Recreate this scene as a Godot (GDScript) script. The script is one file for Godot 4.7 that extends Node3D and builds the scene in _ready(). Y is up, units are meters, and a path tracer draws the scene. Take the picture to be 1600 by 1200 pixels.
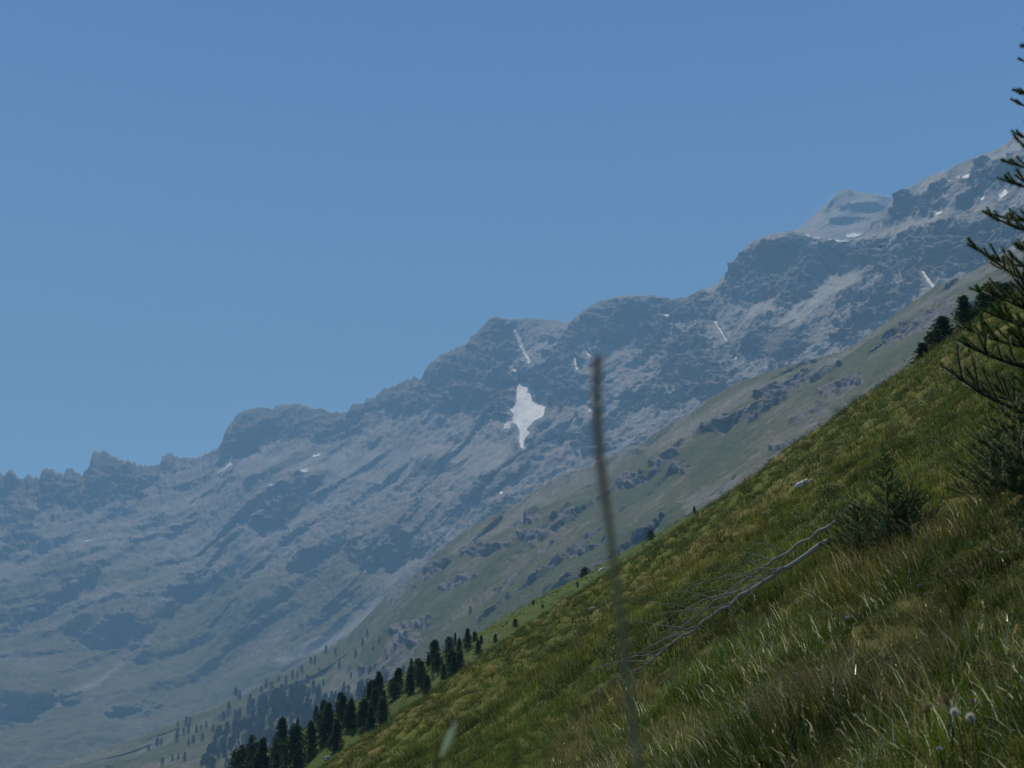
extends Node3D
# An alpine valley seen from a steep meadow: metres, y up, the camera looks along -z.

const EYE_HEIGHT := 1.6
const PITCH := 13.3
const FOCAL := 38.0            # millimetres on a 24 mm high frame
const F_PIXELS := 1900.0       # the same focal length in pixels of a 1600 x 1200 picture

var eye := Vector3.ZERO
var rng := RandomNumberGenerator.new()
var names := {}
var hill_noise := FastNoiseLite.new()
var patch_noise := FastNoiseLite.new()
var mat := {}


# ------------------------------------------------------------------ helpers
func ray(px: float, py: float) -> Vector3:
	# direction through a point of the picture, its horizontal length 1
	var a := deg_to_rad(PITCH)
	var x := (px - 800.0) / F_PIXELS
	var y := (600.0 - py) / F_PIXELS
	var v := Vector3(x, y * cos(a) + sin(a), -cos(a) + y * sin(a))
	return v / Vector2(v.x, v.z).length()


func at(px: float, py: float, distance: float) -> Vector3:
	return eye + ray(px, py) * distance


func seen_at(p: Vector3) -> Vector2:
	var a := deg_to_rad(PITCH)
	var d := -(p.z - eye.z)
	var h := p.y - eye.y
	var w := d * cos(a) + h * sin(a)
	if w < 0.05:
		return Vector2(-9999, -9999)
	return Vector2(800.0 + F_PIXELS * (p.x - eye.x) / w, 600.0 - F_PIXELS * (-d * sin(a) + h * cos(a)) / w)


func along(line: PackedVector2Array, x: float) -> float:
	if x <= line[0].x:
		return line[0].y
	for i in range(1, line.size()):
		if x <= line[i].x:
			return lerpf(line[i - 1].y, line[i].y, (x - line[i - 1].x) / (line[i].x - line[i - 1].x))
	return line[line.size() - 1].y


func line(a: Array) -> PackedVector2Array:
	var out := PackedVector2Array()
	for i in range(0, a.size(), 2):
		out.append(Vector2(a[i], a[i + 1]))
	return out


func noise(seed_: int, wavelength: float, octaves: int, type := FastNoiseLite.TYPE_SIMPLEX, fractal := FastNoiseLite.FRACTAL_FBM, gain := 0.5) -> FastNoiseLite:
	var n := FastNoiseLite.new()
	n.seed = seed_
	n.noise_type = type
	n.frequency = 1.0 / wavelength
	n.fractal_type = fractal
	n.fractal_octaves = octaves
	n.fractal_gain = gain
	return n


func numbered(called: String) -> String:
	var n: int = names.get(called, 0)
	names[called] = n + 1
	return called if n == 0 else "%s_%03d" % [called, n]


func tag(o: Node3D, label: String, category := "", group := "", kind := "") -> Node3D:
	o.set_meta("label", label)
	if category:
		o.set_meta("category", category)
	if group:
		o.set_meta("group", group)
	if kind:
		o.set_meta("kind", kind)
	return o


func thing(called: String, where: Vector3) -> Node3D:
	var o := Node3D.new()
	o.name = numbered(called)
	o.position = where
	add_child(o)
	return o


func part(called: String, mesh: Mesh, m: Material, parent: Node3D, where := Vector3.ZERO) -> MeshInstance3D:
	var o := MeshInstance3D.new()
	o.name = called
	o.mesh = mesh
	o.material_override = m
	o.position = where
	parent.add_child(o, true)
	return o


func paint(roughness: float, specular := 0.3, back := 0.0) -> StandardMaterial3D:
	var m := StandardMaterial3D.new()
	m.vertex_color_use_as_albedo = true
	m.roughness = roughness
	m.metallic_specular = specular
	m.cull_mode = BaseMaterial3D.CULL_DISABLED
	if back > 0.0:
		m.backlight_enabled = true
		m.backlight = Color(back, back, back).linear_to_srgb()
	return m


class Shape:
	# triangles with flat or given normals and vertex colours
	var v := PackedVector3Array()
	var n := PackedVector3Array()
	var c := PackedColorArray()

	func tri(a: Vector3, b: Vector3, d: Vector3, col: Color) -> void:
		var k := (d - a).cross(b - a).normalized()
		v.append(a); v.append(b); v.append(d)
		for i in 3:
			n.append(k); c.append(col)

	func quad(a: Vector3, b: Vector3, d: Vector3, e: Vector3, col: Color) -> void:
		tri(a, b, d, col); tri(a, d, e, col)

	func tube(points: Array, radii: Array, sides: int, col: Color) -> void:
		# smooth-shaded tapered tube through points
		var rings := []
		for i in points.size():
			var t: Vector3 = (points[mini(i + 1, points.size() - 1)] - points[maxi(i - 1, 0)]).normalized()
			var s := t.cross(Vector3(0.31, 0.2, 0.93)).normalized()
			var u := s.cross(t)
			var ring := []
			for k in sides:
				var a := TAU * k / sides
				ring.append(s * cos(a) + u * sin(a))
			rings.append(ring)
		for i in points.size() - 1:
			for k in sides:
				var k2 := (k + 1) % sides
				var na: Vector3 = rings[i][k]
				var nb: Vector3 = rings[i][k2]
				var nc: Vector3 = rings[i + 1][k2]
				var nd: Vector3 = rings[i + 1][k]
				var pa: Vector3 = points[i] + na * radii[i]
				var pb: Vector3 = points[i] + nb * radii[i]
				var pc: Vector3 = points[i + 1] + nc * radii[i + 1]
				var pd: Vector3 = points[i + 1] + nd * radii[i + 1]
				for x in [[pa, na], [pb, nb], [pc, nc], [pa, na], [pc, nc], [pd, nd]]:
					v.append(x[0]); n.append(x[1]); c.append(col)

	func mesh() -> ArrayMesh:
		var a := []
		a.resize(Mesh.ARRAY_MAX)
		a[Mesh.ARRAY_VERTEX] = v
		a[Mesh.ARRAY_NORMAL] = n
		a[Mesh.ARRAY_COLOR] = c
		var m := ArrayMesh.new()
		if v.size():
			m.add_surface_from_arrays(Mesh.PRIMITIVE_TRIANGLES, a)
		return m


func grid_mesh(p: PackedVector3Array, c: PackedColorArray, cols: int, rows: int) -> ArrayMesh:
	var n := PackedVector3Array()
	n.resize(p.size())
	for j in rows:
		var jm := maxi(j - 1, 0) * cols
		var jp := mini(j + 1, rows - 1) * cols
		for i in cols:
			var im := maxi(i - 1, 0)
			var ip := mini(i + 1, cols - 1)
			n[j * cols + i] = (p[j * cols + ip] - p[j * cols + im]).cross(p[jp + i] - p[jm + i]).normalized()
	var index := PackedInt32Array()
	index.resize((cols - 1) * (rows - 1) * 6)
	var k := 0
	for j in rows - 1:
		for i in cols - 1:
			var a := j * cols + i
			index[k] = a; index[k + 1] = a + cols; index[k + 2] = a + cols + 1
			index[k + 3] = a; index[k + 4] = a + cols + 1; index[k + 5] = a + 1
			k += 6
	var arrays := []
	arrays.resize(Mesh.ARRAY_MAX)
	arrays[Mesh.ARRAY_VERTEX] = p
	arrays[Mesh.ARRAY_NORMAL] = n
	if c.size():
		arrays[Mesh.ARRAY_COLOR] = c
	arrays[Mesh.ARRAY_INDEX] = index
	var m := ArrayMesh.new()
	m.add_surface_from_arrays(Mesh.PRIMITIVE_TRIANGLES, arrays)
	return m


# ------------------------------------------------------------------ the near hillside
func hill(x: float, d: float) -> float:
	# height of the meadow at x metres to the right and d metres ahead
	var near := 0.6694 * (x * 0.99725 + d * 0.0741) - 0.002 * pow(maxf(0.0, d - 50.0), 2.0)
	var far := 0.546 * (x * 0.9968 + d * 0.0799 + 2.08) - 0.002 * pow(maxf(0.0, d - 300.0), 2.0)
	var h := lerpf(near, far, smoothstep(75.0, 165.0, d))
	var n := hill_noise.get_noise_2d(x, d)
	var wide := patch_noise.get_noise_2d(x * 0.35 + 400.0, d * 0.25)
	var r := Vector2(x, d).length()
	return h + n * (0.12 + 0.36 * smoothstep(8.0, 50.0, r)) + wide * (0.25 + 0.9 * smoothstep(20.0, 200.0, r)) * smoothstep(1.0, 12.0, r)


func hill_at(px: float, py: float) -> Vector3:
	# where the line of sight through a point of the picture meets the meadow
	var v := ray(px, py)
	var d := 2.0
	var last := d
	while d < 600.0:
		var p := eye + v * d
		if p.y < hill(p.x, -p.z):
			for k in 18:
				var m := (d + last) * 0.5
				p = eye + v * m
				if p.y < hill(p.x, -p.z):
					d = m
				else:
					last = m
			return eye + v * d
		last = d
		d *= 1.015
	return Vector3(INF, INF, INF)


func on_hill(px: float, py: float, distance: float) -> Vector3:
	var p := at(px, py, distance)
	return Vector3(p.x, hill(p.x, -p.z), p.z)


# ------------------------------------------------------------------ mountains
const MASK_W := 900
const MASK_H := 640


func mask(polygons: Array, soft: int) -> PackedFloat32Array:
	# how far each point belongs to one of the outlined rock faces
	var m := PackedFloat32Array()
	m.resize(MASK_W * MASK_H)
	for a in polygons:
		var p := line(a)
		var lo := p[0]
		var hi := p[0]
		for q in p:
			lo = lo.min(q)
			hi = hi.max(q)
		for y in range(maxi(0, int(lo.y / 2.0)), mini(MASK_H - 1, int(hi.y / 2.0) + 1)):
			for x in range(maxi(0, int((lo.x + 100.0) / 2.0)), mini(MASK_W - 1, int((hi.x + 100.0) / 2.0) + 1)):
				if Geometry2D.is_point_in_polygon(Vector2(x * 2.0 - 100.0, y * 2.0), p):
					m[y * MASK_W + x] = 1.0
	for pass_ in soft:
		var b := m.duplicate()
		for y in range(1, MASK_H - 1):
			for x in range(1, MASK_W - 1):
				var k := y * MASK_W + x
				var s := m[k - 1] + m[k + 1] + m[k - MASK_W] + m[k + MASK_W]
				if s > 0.0 or m[k] > 0.0:
					b[k] = (s + m[k] * 2.0) / 6.0
		m = b
	return m


func masked(m: PackedFloat32Array, px: float, py: float) -> float:
	var x := clampf((px + 100.0) * 0.5, 0.0, MASK_W - 2.0)
	var y := clampf(py * 0.5, 0.0, MASK_H - 2.0)
	var i := int(x)
	var j := int(y)
	var k := j * MASK_W + i
	x -= i
	y -= j
	return lerpf(lerpf(m[k], m[k + 1], x), lerpf(m[k + MASK_W], m[k + MASK_W + 1], x), y)


func sheet(o: Dictionary) -> Dictionary:
	# A mountainside from its foot line to its crest line. Steep rock and gentle ledges come from the
	# outlines of the faces and from noise; the surface is the running sum of those slopes.
	var cols: int = o.cols
	var rows: int = o.rows
	var back := 10
	var total := rows + back
	var p := PackedVector3Array()
	var rock := PackedFloat32Array()
	var loose := PackedFloat32Array()
	p.resize(cols * total)
	rock.resize(cols * total)
	loose.resize(cols * total)
	var band := noise(o.seed + 1, o.band, 4)
	var warp := noise(o.seed + 2, o.band * 0.5, 5, FastNoiseLite.TYPE_SIMPLEX, FastNoiseLite.FRACTAL_FBM, 0.62)
	var jag := noise(o.seed + 3, 9.0, 3)
	var tops := PackedFloat32Array()
	tops.resize(cols)
	var fall := Vector3(-0.74, -0.52, 0.42).normalized()
	var evens := PackedFloat32Array()
	evens.resize(cols)
	var w := PackedFloat32Array()
	w.resize(cols * rows)
	var mean := 0.0
	for i in cols:
		var px := lerpf(o.x0, o.x1, float(i) / (cols - 1))
		tops[i] = along(o.top, px) + jag.get_noise_1d(px) * along(o.jag, px)
		for k in range(-8, 9):
			evens[i] += along(o.top, px + k * 5.0) / 17.0
		var bottom := along(o.bottom, px)
		var l0 := log(along(o.near, px))
		var l1 := log(along(o.far, px))
		for j in rows:
			var k := j * cols + i
			var f := float(j) / (rows - 1)
			var py := lerpf(bottom, evens[i], f) + (tops[i] - evens[i]) * smoothstep(0.82, 1.0, f)
			var g := at(px, py, exp(lerpf(l0, l1, f)))
			var wx := warp.get_noise_3dv(g)
			var wy := warp.get_noise_3d(g.x + 5000.0, g.y, g.z)
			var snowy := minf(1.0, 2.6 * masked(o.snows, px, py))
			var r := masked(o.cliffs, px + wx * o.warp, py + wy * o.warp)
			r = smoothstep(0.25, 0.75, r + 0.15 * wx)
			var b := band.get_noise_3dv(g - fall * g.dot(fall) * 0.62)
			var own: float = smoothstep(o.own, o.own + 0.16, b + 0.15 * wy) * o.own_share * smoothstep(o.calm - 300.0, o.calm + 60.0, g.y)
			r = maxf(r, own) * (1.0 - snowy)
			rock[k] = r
			loose[k] = maxf(snowy, masked(o.screes, px + wx * 5.0, py + wy * 5.0))
			var e := lerpf(o.rise * (1.0 + 0.7 * b), o.steep, r)
			e = lerpf(e, o.rise * 0.45, snowy)
			w[k] = 1.0 / maxf(0.06, e)
			mean += w[k] / (cols * rows)
	# sum the slopes into distances, evened out sideways: a coarse grid relaxed from an even slope
	var cw := (cols + 1) / 2
	var rh := (rows + 1) / 2
	var step := PackedFloat32Array()
	var lead := PackedFloat32Array()
	step.resize(cw * rh)
	lead.resize(cw * rh)
	for i in cw:
		var px := lerpf(o.x0, o.x1, float(i) / (cw - 1))
		var even := (log(along(o.far, px)) - log(along(o.near, px))) / (rh - 1)
		for j in rh:
			var k := mini(j * 2, rows - 1) * cols + mini(i * 2, cols - 1)
			step[j * cw + i] = clampf(even * (w[k] / mean - 1.0), -even, even * 5.0)
	var side := 0.35
	var down := 1.0 / (2.0 + 2.0 * side)
	for turn in 60:
		for j in range(1, rh - 1):
			for i in range(1, cw - 1):
				var k := j * cw + i
				var to := (lead[k + cw] + lead[k - cw] - (step[k] - step[k - cw]) + side * (lead[k - 1] + lead[k + 1])) * down
				lead[k] += 1.7 * (to - lead[k])
		for j in rh:
			lead[j * cw] = lead[j * cw + 1]
			lead[j * cw + cw - 1] = lead[j * cw + cw - 2]
		for i in cw:
			lead[(rh - 1) * cw + i] = lead[(rh - 2) * cw + i] + step[(rh - 2) * cw + i] * 0.0
	for i in cols:
		var px := lerpf(o.x0, o.x1, float(i) / (cols - 1))
		var bottom := along(o.bottom, px)
		var l0 := log(along(o.near, px))
		var l1 := log(along(o.far, px))
		var fi := minf(i * 0.5, cw - 1.001)
		var i0 := int(fi)
		fi -= i0
		for j in rows:
			var f := float(j) / (rows - 1)
			var fj := minf(j * 0.5, rh - 1.001)
			var j0 := int(fj)
			fj -= j0
			var k := j0 * cw + i0
			var more := lerpf(lerpf(lead[k], lead[k + 1], fi), lerpf(lead[k + cw], lead[k + cw + 1], fi), fj)
			p[j * cols + i] = at(px, lerpf(bottom, evens[i], f) + (tops[i] - evens[i]) * smoothstep(0.82, 1.0, f), exp(lerpf(l0, l1, f) + more))
		var crest := p[(rows - 1) * cols + i]
		var away := ray(px, tops[i])
		away.y = 0.0
		for j in back:
			var k := (rows + j) * cols + i
			var t: float = (j + 1.0) * o.back_step
			p[k] = crest + away * t - Vector3(0, t * (0.25 + 0.06 * j), 0)
			rock[k] = 0.5
	# relief across the surface
	var ribs := noise(o.seed + 5, o.rib, 4, FastNoiseLite.TYPE_SIMPLEX_SMOOTH, FastNoiseLite.FRACTAL_RIDGED, 0.45)
	var beds := noise(o.seed + 7, o.bed, 3, FastNoiseLite.TYPE_SIMPLEX, FastNoiseLite.FRACTAL_FBM, 0.55)
	var rough := noise(o.seed + 6, o.grain, 4, FastNoiseLite.TYPE_SIMPLEX, FastNoiseLite.FRACTAL_FBM, 0.6)
	var q := p.duplicate()
	for j in total:
		var jm := maxi(j - 3, 0) * cols
		var jp := mini(j + 3, total - 1) * cols
		var fade := lerpf(1.0, o.crest, smoothstep(rows - 26.0, rows - 1.0, float(j)))
		for i in cols:
			var k := j * cols + i
			var im := maxi(i - 3, 0)
			var ip := mini(i + 3, cols - 1)
			var n := (p[j * cols + ip] - p[j * cols + im]).cross(p[jp + i] - p[jm + i]).normalized()
			var g := p[k]
			var r := rock[k]
			var even := (1.0 - 0.8 * loose[k]) * lerpf(o.smooth, 1.0, r) * lerpf(0.45, 1.0, smoothstep(o.calm - 250.0, o.calm + 150.0, g.y))
			# gullies run down the fall line, ledges follow the beds of the rock
			var g2 := g - fall * g.dot(fall) * 0.72
			var a: float = ribs.get_noise_3dv(g2) * o.rib_height
			a += beds.get_noise_3d(g.x * 0.16, g.y + 0.22 * g.x + 0.15 * g.z, g.z * 0.16) * o.bed_height * (0.35 + r)
			a += rough.get_noise_3dv(g) * o.grain_height
			q[k] = g + n * a * even * fade
	return {"p": q, "rock": rock, "loose": loose, "cols": cols, "rows": rows, "total": total, "o": o, "evens": evens}


func surface_point(s: Dictionary, px: float, py: float) -> Vector3:
	# the point of a mountainside drawn near that point of the picture
	var o: Dictionary = s.o
	var fi: float = clampf((px - o.x0) / (o.x1 - o.x0), 0.0, 1.0) * (s.cols - 1)
	var top: float = s.evens[int(fi)]
	var bottom := along(o.bottom, px)
	var fj: float = clampf((py - bottom) / (top - bottom), 0.0, 1.0) * (s.rows - 1)
	var i := mini(int(fi), s.cols - 2)
	var j := mini(int(fj), s.rows - 2)
	fi -= i
	fj -= j
	var k: int = j * s.cols + i
	var p: PackedVector3Array = s.p
	return p[k].lerp(p[k + 1], fi).lerp(p[k + s.cols].lerp(p[k + s.cols + 1], fi), fj)


func tint(s: Dictionary, pick: Callable) -> PackedColorArray:
	var c := PackedColorArray()
	var p: PackedVector3Array = s.p
	c.resize(p.size())
	for k in p.size():
		c[k] = pick.call(p[k], s.rock[k], s.loose[k])
	return c


func terrain(called: String, s: Dictionary, c: PackedColorArray, label: String) -> void:
	var o := MeshInstance3D.new()
	o.name = called
	o.mesh = grid_mesh(s.p, c, s.cols, s.total)
	o.material_override = mat.earth
	add_child(o)
	tag(o, label, "", "", "structure")


func make_wall() -> Dictionary:
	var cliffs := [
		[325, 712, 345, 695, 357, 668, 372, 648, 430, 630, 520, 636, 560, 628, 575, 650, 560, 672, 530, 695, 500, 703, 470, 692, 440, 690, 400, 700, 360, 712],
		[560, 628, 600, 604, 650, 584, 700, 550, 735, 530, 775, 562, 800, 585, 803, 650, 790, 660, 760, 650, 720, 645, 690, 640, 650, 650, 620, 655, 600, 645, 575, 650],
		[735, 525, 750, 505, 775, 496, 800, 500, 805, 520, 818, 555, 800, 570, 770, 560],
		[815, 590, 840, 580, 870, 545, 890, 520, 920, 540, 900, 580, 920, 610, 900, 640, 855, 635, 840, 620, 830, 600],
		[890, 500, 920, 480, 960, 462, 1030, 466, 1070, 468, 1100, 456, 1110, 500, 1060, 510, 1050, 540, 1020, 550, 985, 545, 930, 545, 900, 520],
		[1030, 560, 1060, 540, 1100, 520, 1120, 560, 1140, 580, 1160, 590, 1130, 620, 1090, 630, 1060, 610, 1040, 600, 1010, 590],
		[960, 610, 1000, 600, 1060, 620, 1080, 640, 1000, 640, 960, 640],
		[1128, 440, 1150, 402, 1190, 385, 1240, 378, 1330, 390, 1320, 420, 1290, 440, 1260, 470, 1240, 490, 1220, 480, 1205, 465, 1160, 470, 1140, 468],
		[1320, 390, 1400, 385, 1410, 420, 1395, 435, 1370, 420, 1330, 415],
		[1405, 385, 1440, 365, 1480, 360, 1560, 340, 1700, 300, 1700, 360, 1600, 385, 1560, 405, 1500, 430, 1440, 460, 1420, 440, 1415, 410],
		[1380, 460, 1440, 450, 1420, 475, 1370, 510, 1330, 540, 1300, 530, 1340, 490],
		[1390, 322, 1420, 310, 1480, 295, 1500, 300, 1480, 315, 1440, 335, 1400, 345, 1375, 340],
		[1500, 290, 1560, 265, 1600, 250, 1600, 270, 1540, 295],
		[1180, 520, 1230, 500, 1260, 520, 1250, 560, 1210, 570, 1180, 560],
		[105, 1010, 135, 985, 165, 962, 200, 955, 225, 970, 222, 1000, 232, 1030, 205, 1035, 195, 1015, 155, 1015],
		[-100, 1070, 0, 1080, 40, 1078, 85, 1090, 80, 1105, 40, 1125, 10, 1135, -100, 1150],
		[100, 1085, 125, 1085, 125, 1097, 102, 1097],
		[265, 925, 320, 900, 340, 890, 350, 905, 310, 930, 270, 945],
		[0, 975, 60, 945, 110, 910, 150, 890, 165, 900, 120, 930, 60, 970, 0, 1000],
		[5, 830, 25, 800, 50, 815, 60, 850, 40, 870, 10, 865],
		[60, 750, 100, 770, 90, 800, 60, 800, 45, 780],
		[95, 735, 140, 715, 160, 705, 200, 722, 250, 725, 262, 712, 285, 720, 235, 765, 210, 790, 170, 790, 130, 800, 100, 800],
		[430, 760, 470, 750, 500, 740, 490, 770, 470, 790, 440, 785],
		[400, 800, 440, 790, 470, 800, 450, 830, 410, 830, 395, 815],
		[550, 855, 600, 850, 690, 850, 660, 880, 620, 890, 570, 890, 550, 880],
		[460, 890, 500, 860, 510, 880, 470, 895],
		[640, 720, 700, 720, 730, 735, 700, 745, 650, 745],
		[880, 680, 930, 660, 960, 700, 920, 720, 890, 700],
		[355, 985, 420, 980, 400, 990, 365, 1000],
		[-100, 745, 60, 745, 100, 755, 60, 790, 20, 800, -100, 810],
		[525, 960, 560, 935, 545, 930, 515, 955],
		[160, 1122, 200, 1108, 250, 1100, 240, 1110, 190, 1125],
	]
	var screes := [
		[600, 930, 615, 935, 560, 985, 500, 1020, 440, 1040, 430, 1030, 520, 985, 580, 945],
		[240, 990, 170, 1050, 60, 1110, 40, 1130, 150, 1075, 230, 1010],
		[250, 905, 320, 885, 200, 915, 190, 925],
		[560, 700, 800, 690, 810, 730, 600, 760, 520, 740],
		[330, 715, 540, 705, 560, 730, 420, 745, 330, 730],
		[1250, 470, 1300, 435, 1340, 425, 1350, 440, 1290, 470, 1200, 560, 1190, 540],
		[1330, 372, 1480, 330, 1540, 315, 1560, 325, 1460, 350, 1350, 380],
		[1400, 305, 1440, 280, 1560, 235, 1600, 215, 1600, 240, 1480, 285, 1420, 305],
		[1150, 480, 1205, 470, 1220, 490, 1170, 500],
	]
	return sheet({
		"cols": 1480, "rows": 330, "x0": -420.0, "x1": 1960.0, "seed": 11,
		"top": line([-420, 768, -380, 745, -330, 756, -270, 738, -220, 752, -160, 744, -120, 755, -90, 752, -40, 746, -10, 742, 0, 738, 8, 746, 13, 735, 24, 739, 28, 749, 38, 752, 44, 742, 52, 748, 64, 748, 67, 737, 72, 732, 80, 732, 88, 740, 100, 743, 105, 732, 112, 732, 122, 740, 130, 741, 140, 729, 142, 713, 148, 707, 166, 706, 176, 714, 196, 722, 201, 720, 216, 726, 240, 728, 250, 724, 254, 712, 264, 707, 276, 715, 300, 718, 316, 713, 326, 708, 340, 702, 350, 686, 357, 666, 372, 646, 388, 640, 408, 637, 424, 640, 434, 634, 450, 633, 470, 632, 484, 637, 504, 638, 520, 644, 545, 643, 551, 631, 570, 630, 574, 623, 590, 622, 600, 608, 625, 600, 640, 594, 646, 587, 656, 591, 672, 568, 700, 552, 712, 545, 720, 538, 733, 537, 736, 525, 748, 520, 760, 505, 768, 497, 780, 495, 800, 499, 830, 499, 870, 502, 888, 504, 900, 496, 930, 476, 958, 464, 975, 461, 1000, 463, 1020, 462, 1048, 468, 1075, 465, 1088, 455, 1105, 452, 1122, 445, 1134, 428, 1140, 415, 1158, 396, 1180, 376, 1204, 366, 1238, 362, 1262, 370, 1300, 376, 1330, 378, 1346, 370, 1370, 342, 1396, 312, 1420, 292, 1450, 277, 1500, 256, 1560, 232, 1600, 206, 1690, 165, 1800, 110, 1960, 60]),
		"bottom": line([-420, 1250, -90, 1236, 300, 1222, 450, 1140, 600, 1010, 800, 880, 1000, 770, 1200, 670, 1400, 570, 1690, 420, 1960, 290]),
		"near": line([-90, 3000, 300, 2950, 600, 3000, 1000, 2800, 1400, 2300, 1690, 2050]),
		"far": line([-90, 5600, 300, 5400, 600, 5000, 900, 4450, 1200, 3650, 1690, 2800]),
		"jag": line([-90, 3.5, 330, 3.5, 360, 2.0, 740, 3.0, 760, 0.8, 1100, 0.8, 1130, 1.4, 1200, 0.5, 1690, 0.4]),
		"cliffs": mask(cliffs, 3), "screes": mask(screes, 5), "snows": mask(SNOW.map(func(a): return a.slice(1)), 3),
		"band": 170.0, "warp": 26.0, "own": 0.2, "own_share": 0.55, "rise": 0.42, "steep": 4.5,
		"calm": 180.0, "bed": 60.0, "bed_height": 16.0, "rib": 300.0, "rib_height": 38.0, "grain": 40.0, "grain_height": 15.0, "smooth": 0.65, "crest": 0.25, "back_step": 30.0,
	})


func make_summit() -> Dictionary:
	return sheet({
		"cols": 200, "rows": 90, "x0": 1185.0, "x1": 1470.0, "seed": 31,
		"top": line([1185, 405, 1236, 364, 1262, 346, 1290, 318, 1304, 304, 1316, 297, 1326, 296, 1345, 301, 1370, 304, 1390, 308, 1420, 322, 1470, 350]),
		"bottom": line([1185, 430, 1240, 405, 1330, 400, 1400, 395, 1470, 395]),
		"near": line([1185, 4000, 1470, 3900]), "far": line([1185, 4600, 1330, 4700, 1470, 4600]),
		"jag": line([1185, 0.5, 1300, 1.6, 1340, 0.6, 1470, 0.5]),
		"cliffs": mask([[1310, 322, 1360, 315, 1390, 330, 1350, 330, 1315, 330], [1290, 345, 1350, 338, 1370, 345, 1300, 352], [1285, 330, 1304, 308, 1310, 312, 1292, 332]], 3), "screes": mask([], 0), "snows": mask(SUMMIT_SNOW.map(func(a): return a.slice(1)), 3),
		"band": 160.0, "warp": 5.0, "own": 0.3, "own_share": 0.6, "rise": 0.5, "steep": 2.0,
		"calm": 100.0, "bed": 60.0, "bed_height": 10.0, "rib": 300.0, "rib_height": 16.0, "grain": 60.0, "grain_height": 8.0, "smooth": 0.5, "crest": 0.3, "back_step": 30.0,
	})


func make_spur() -> Dictionary:
	var cliffs := [
		[792, 820, 830, 808, 850, 805, 845, 818, 800, 828], [810, 845, 830, 830, 870, 825, 890, 828, 860, 840, 820, 850],
		[875, 815, 905, 803, 900, 818, 878, 825], [720, 860, 745, 850, 780, 855, 810, 845, 800, 858, 750, 870, 725, 870],
		[645, 897, 700, 873, 712, 880, 670, 905, 650, 908], [1015, 733, 1062, 706, 1066, 712, 1030, 737], [970, 752, 1010, 743, 1015, 755, 960, 772],
		[1130, 660, 1180, 640, 1200, 633, 1195, 647, 1150, 667, 1125, 682, 1108, 672], [1172, 620, 1200, 610, 1230, 603, 1264, 580, 1260, 600, 1235, 620, 1188, 628],
		[1083, 674, 1120, 650, 1130, 655, 1100, 682, 1088, 687], [1281, 621, 1310, 603, 1342, 588, 1347, 598, 1320, 617, 1288, 625],
		[1323, 627, 1380, 598, 1392, 604, 1350, 627, 1326, 632], [1269, 645, 1285, 634, 1298, 636, 1290, 648, 1274, 652],
		[1383, 532, 1420, 518, 1450, 493, 1475, 478, 1504, 464, 1492, 490, 1460, 512, 1430, 527, 1393, 542], [1102, 777, 1130, 753, 1152, 738, 1137, 767, 1108, 787],
		[610, 987, 640, 976, 682, 968, 672, 985, 618, 994], [622, 1010, 650, 1000, 672, 992, 660, 1005, 630, 1018],
		[1055, 732, 1085, 728, 1080, 740, 1058, 742], [1060, 815, 1090, 800, 1085, 812, 1062, 822], [880, 870, 940, 850, 960, 842, 950, 852, 900, 872],
		[505, 1000, 530, 985, 540, 990, 515, 1008], [440, 1040, 480, 1020, 490, 1025, 450, 1048], [360, 1085, 400, 1070, 410, 1075, 370, 1095],
		[690, 920, 740, 895, 750, 900, 705, 928], [600, 935, 640, 910, 652, 915, 612, 945], [1200, 700, 1240, 685, 1240, 692, 1205, 708],
		[760, 925, 800, 910, 810, 913, 770, 932], [545, 1045, 575, 1040, 580, 1050, 550, 1060],
	]
	var screes := [
		[495, 1092, 520, 1060, 545, 1043, 577, 1048, 562, 1077, 520, 1097], [1250, 580, 1330, 545, 1420, 482, 1560, 408, 1680, 350, 1680, 380, 1520, 440, 1400, 510, 1280, 585],
		[1000, 700, 1100, 645, 1160, 605, 1240, 575, 1240, 590, 1130, 650, 1020, 712], [1060, 780, 1160, 740, 1230, 700, 1300, 650, 1240, 720, 1080, 815],
		[700, 860, 800, 800, 900, 745, 980, 712, 960, 740, 860, 790, 720, 868], [0, 1200, 200, 1170, 330, 1125, 340, 1130, 210, 1182, 0, 1215],
	]
	return sheet({
		"cols": 1280, "rows": 210, "x0": -420.0, "x1": 1960.0, "seed": 51,
		"top": line([-420, 1258, -90, 1224, 60, 1203, 200, 1160, 280, 1130, 360, 1095, 470, 1040, 540, 1000, 575, 965, 600, 937, 640, 905, 700, 850, 740, 822, 800, 790, 850, 760, 900, 738, 960, 715, 1000, 695, 1050, 662, 1090, 640, 1110, 622, 1150, 600, 1200, 580, 1260, 566, 1310, 552, 1345, 535, 1380, 508, 1420, 478, 1460, 450, 1510, 428, 1560, 405, 1600, 385, 1690, 340, 1960, 200]),
		"bottom": line([-420, 1300, -90, 1275, 370, 1255, 500, 1240, 700, 1090, 1000, 915, 1400, 630, 1690, 480, 1960, 350]),
		"near": line([-90, 1500, 370, 1250, 700, 1050, 1000, 950, 1400, 850, 1690, 800]),
		"far": line([-90, 2100, 300, 2250, 560, 2350, 800, 2150, 1200, 1800, 1690, 1500]),
		"jag": line([-90, 0.6, 1690, 1.2]),
		"cliffs": mask(cliffs, 1), "screes": mask(screes, 4), "snows": mask([], 0),
		"band": 110.0, "warp": 9.0, "own": 0.25, "own_share": 0.9, "rise": 0.3, "steep": 2.4,
		"calm": -100.0, "bed": 22.0, "bed_height": 5.0, "rib": 190.0, "rib_height": 17.0, "grain": 18.0, "grain_height": 3.6, "smooth": 0.45, "crest": 0.5, "back_step": 25.0,
	})


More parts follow.
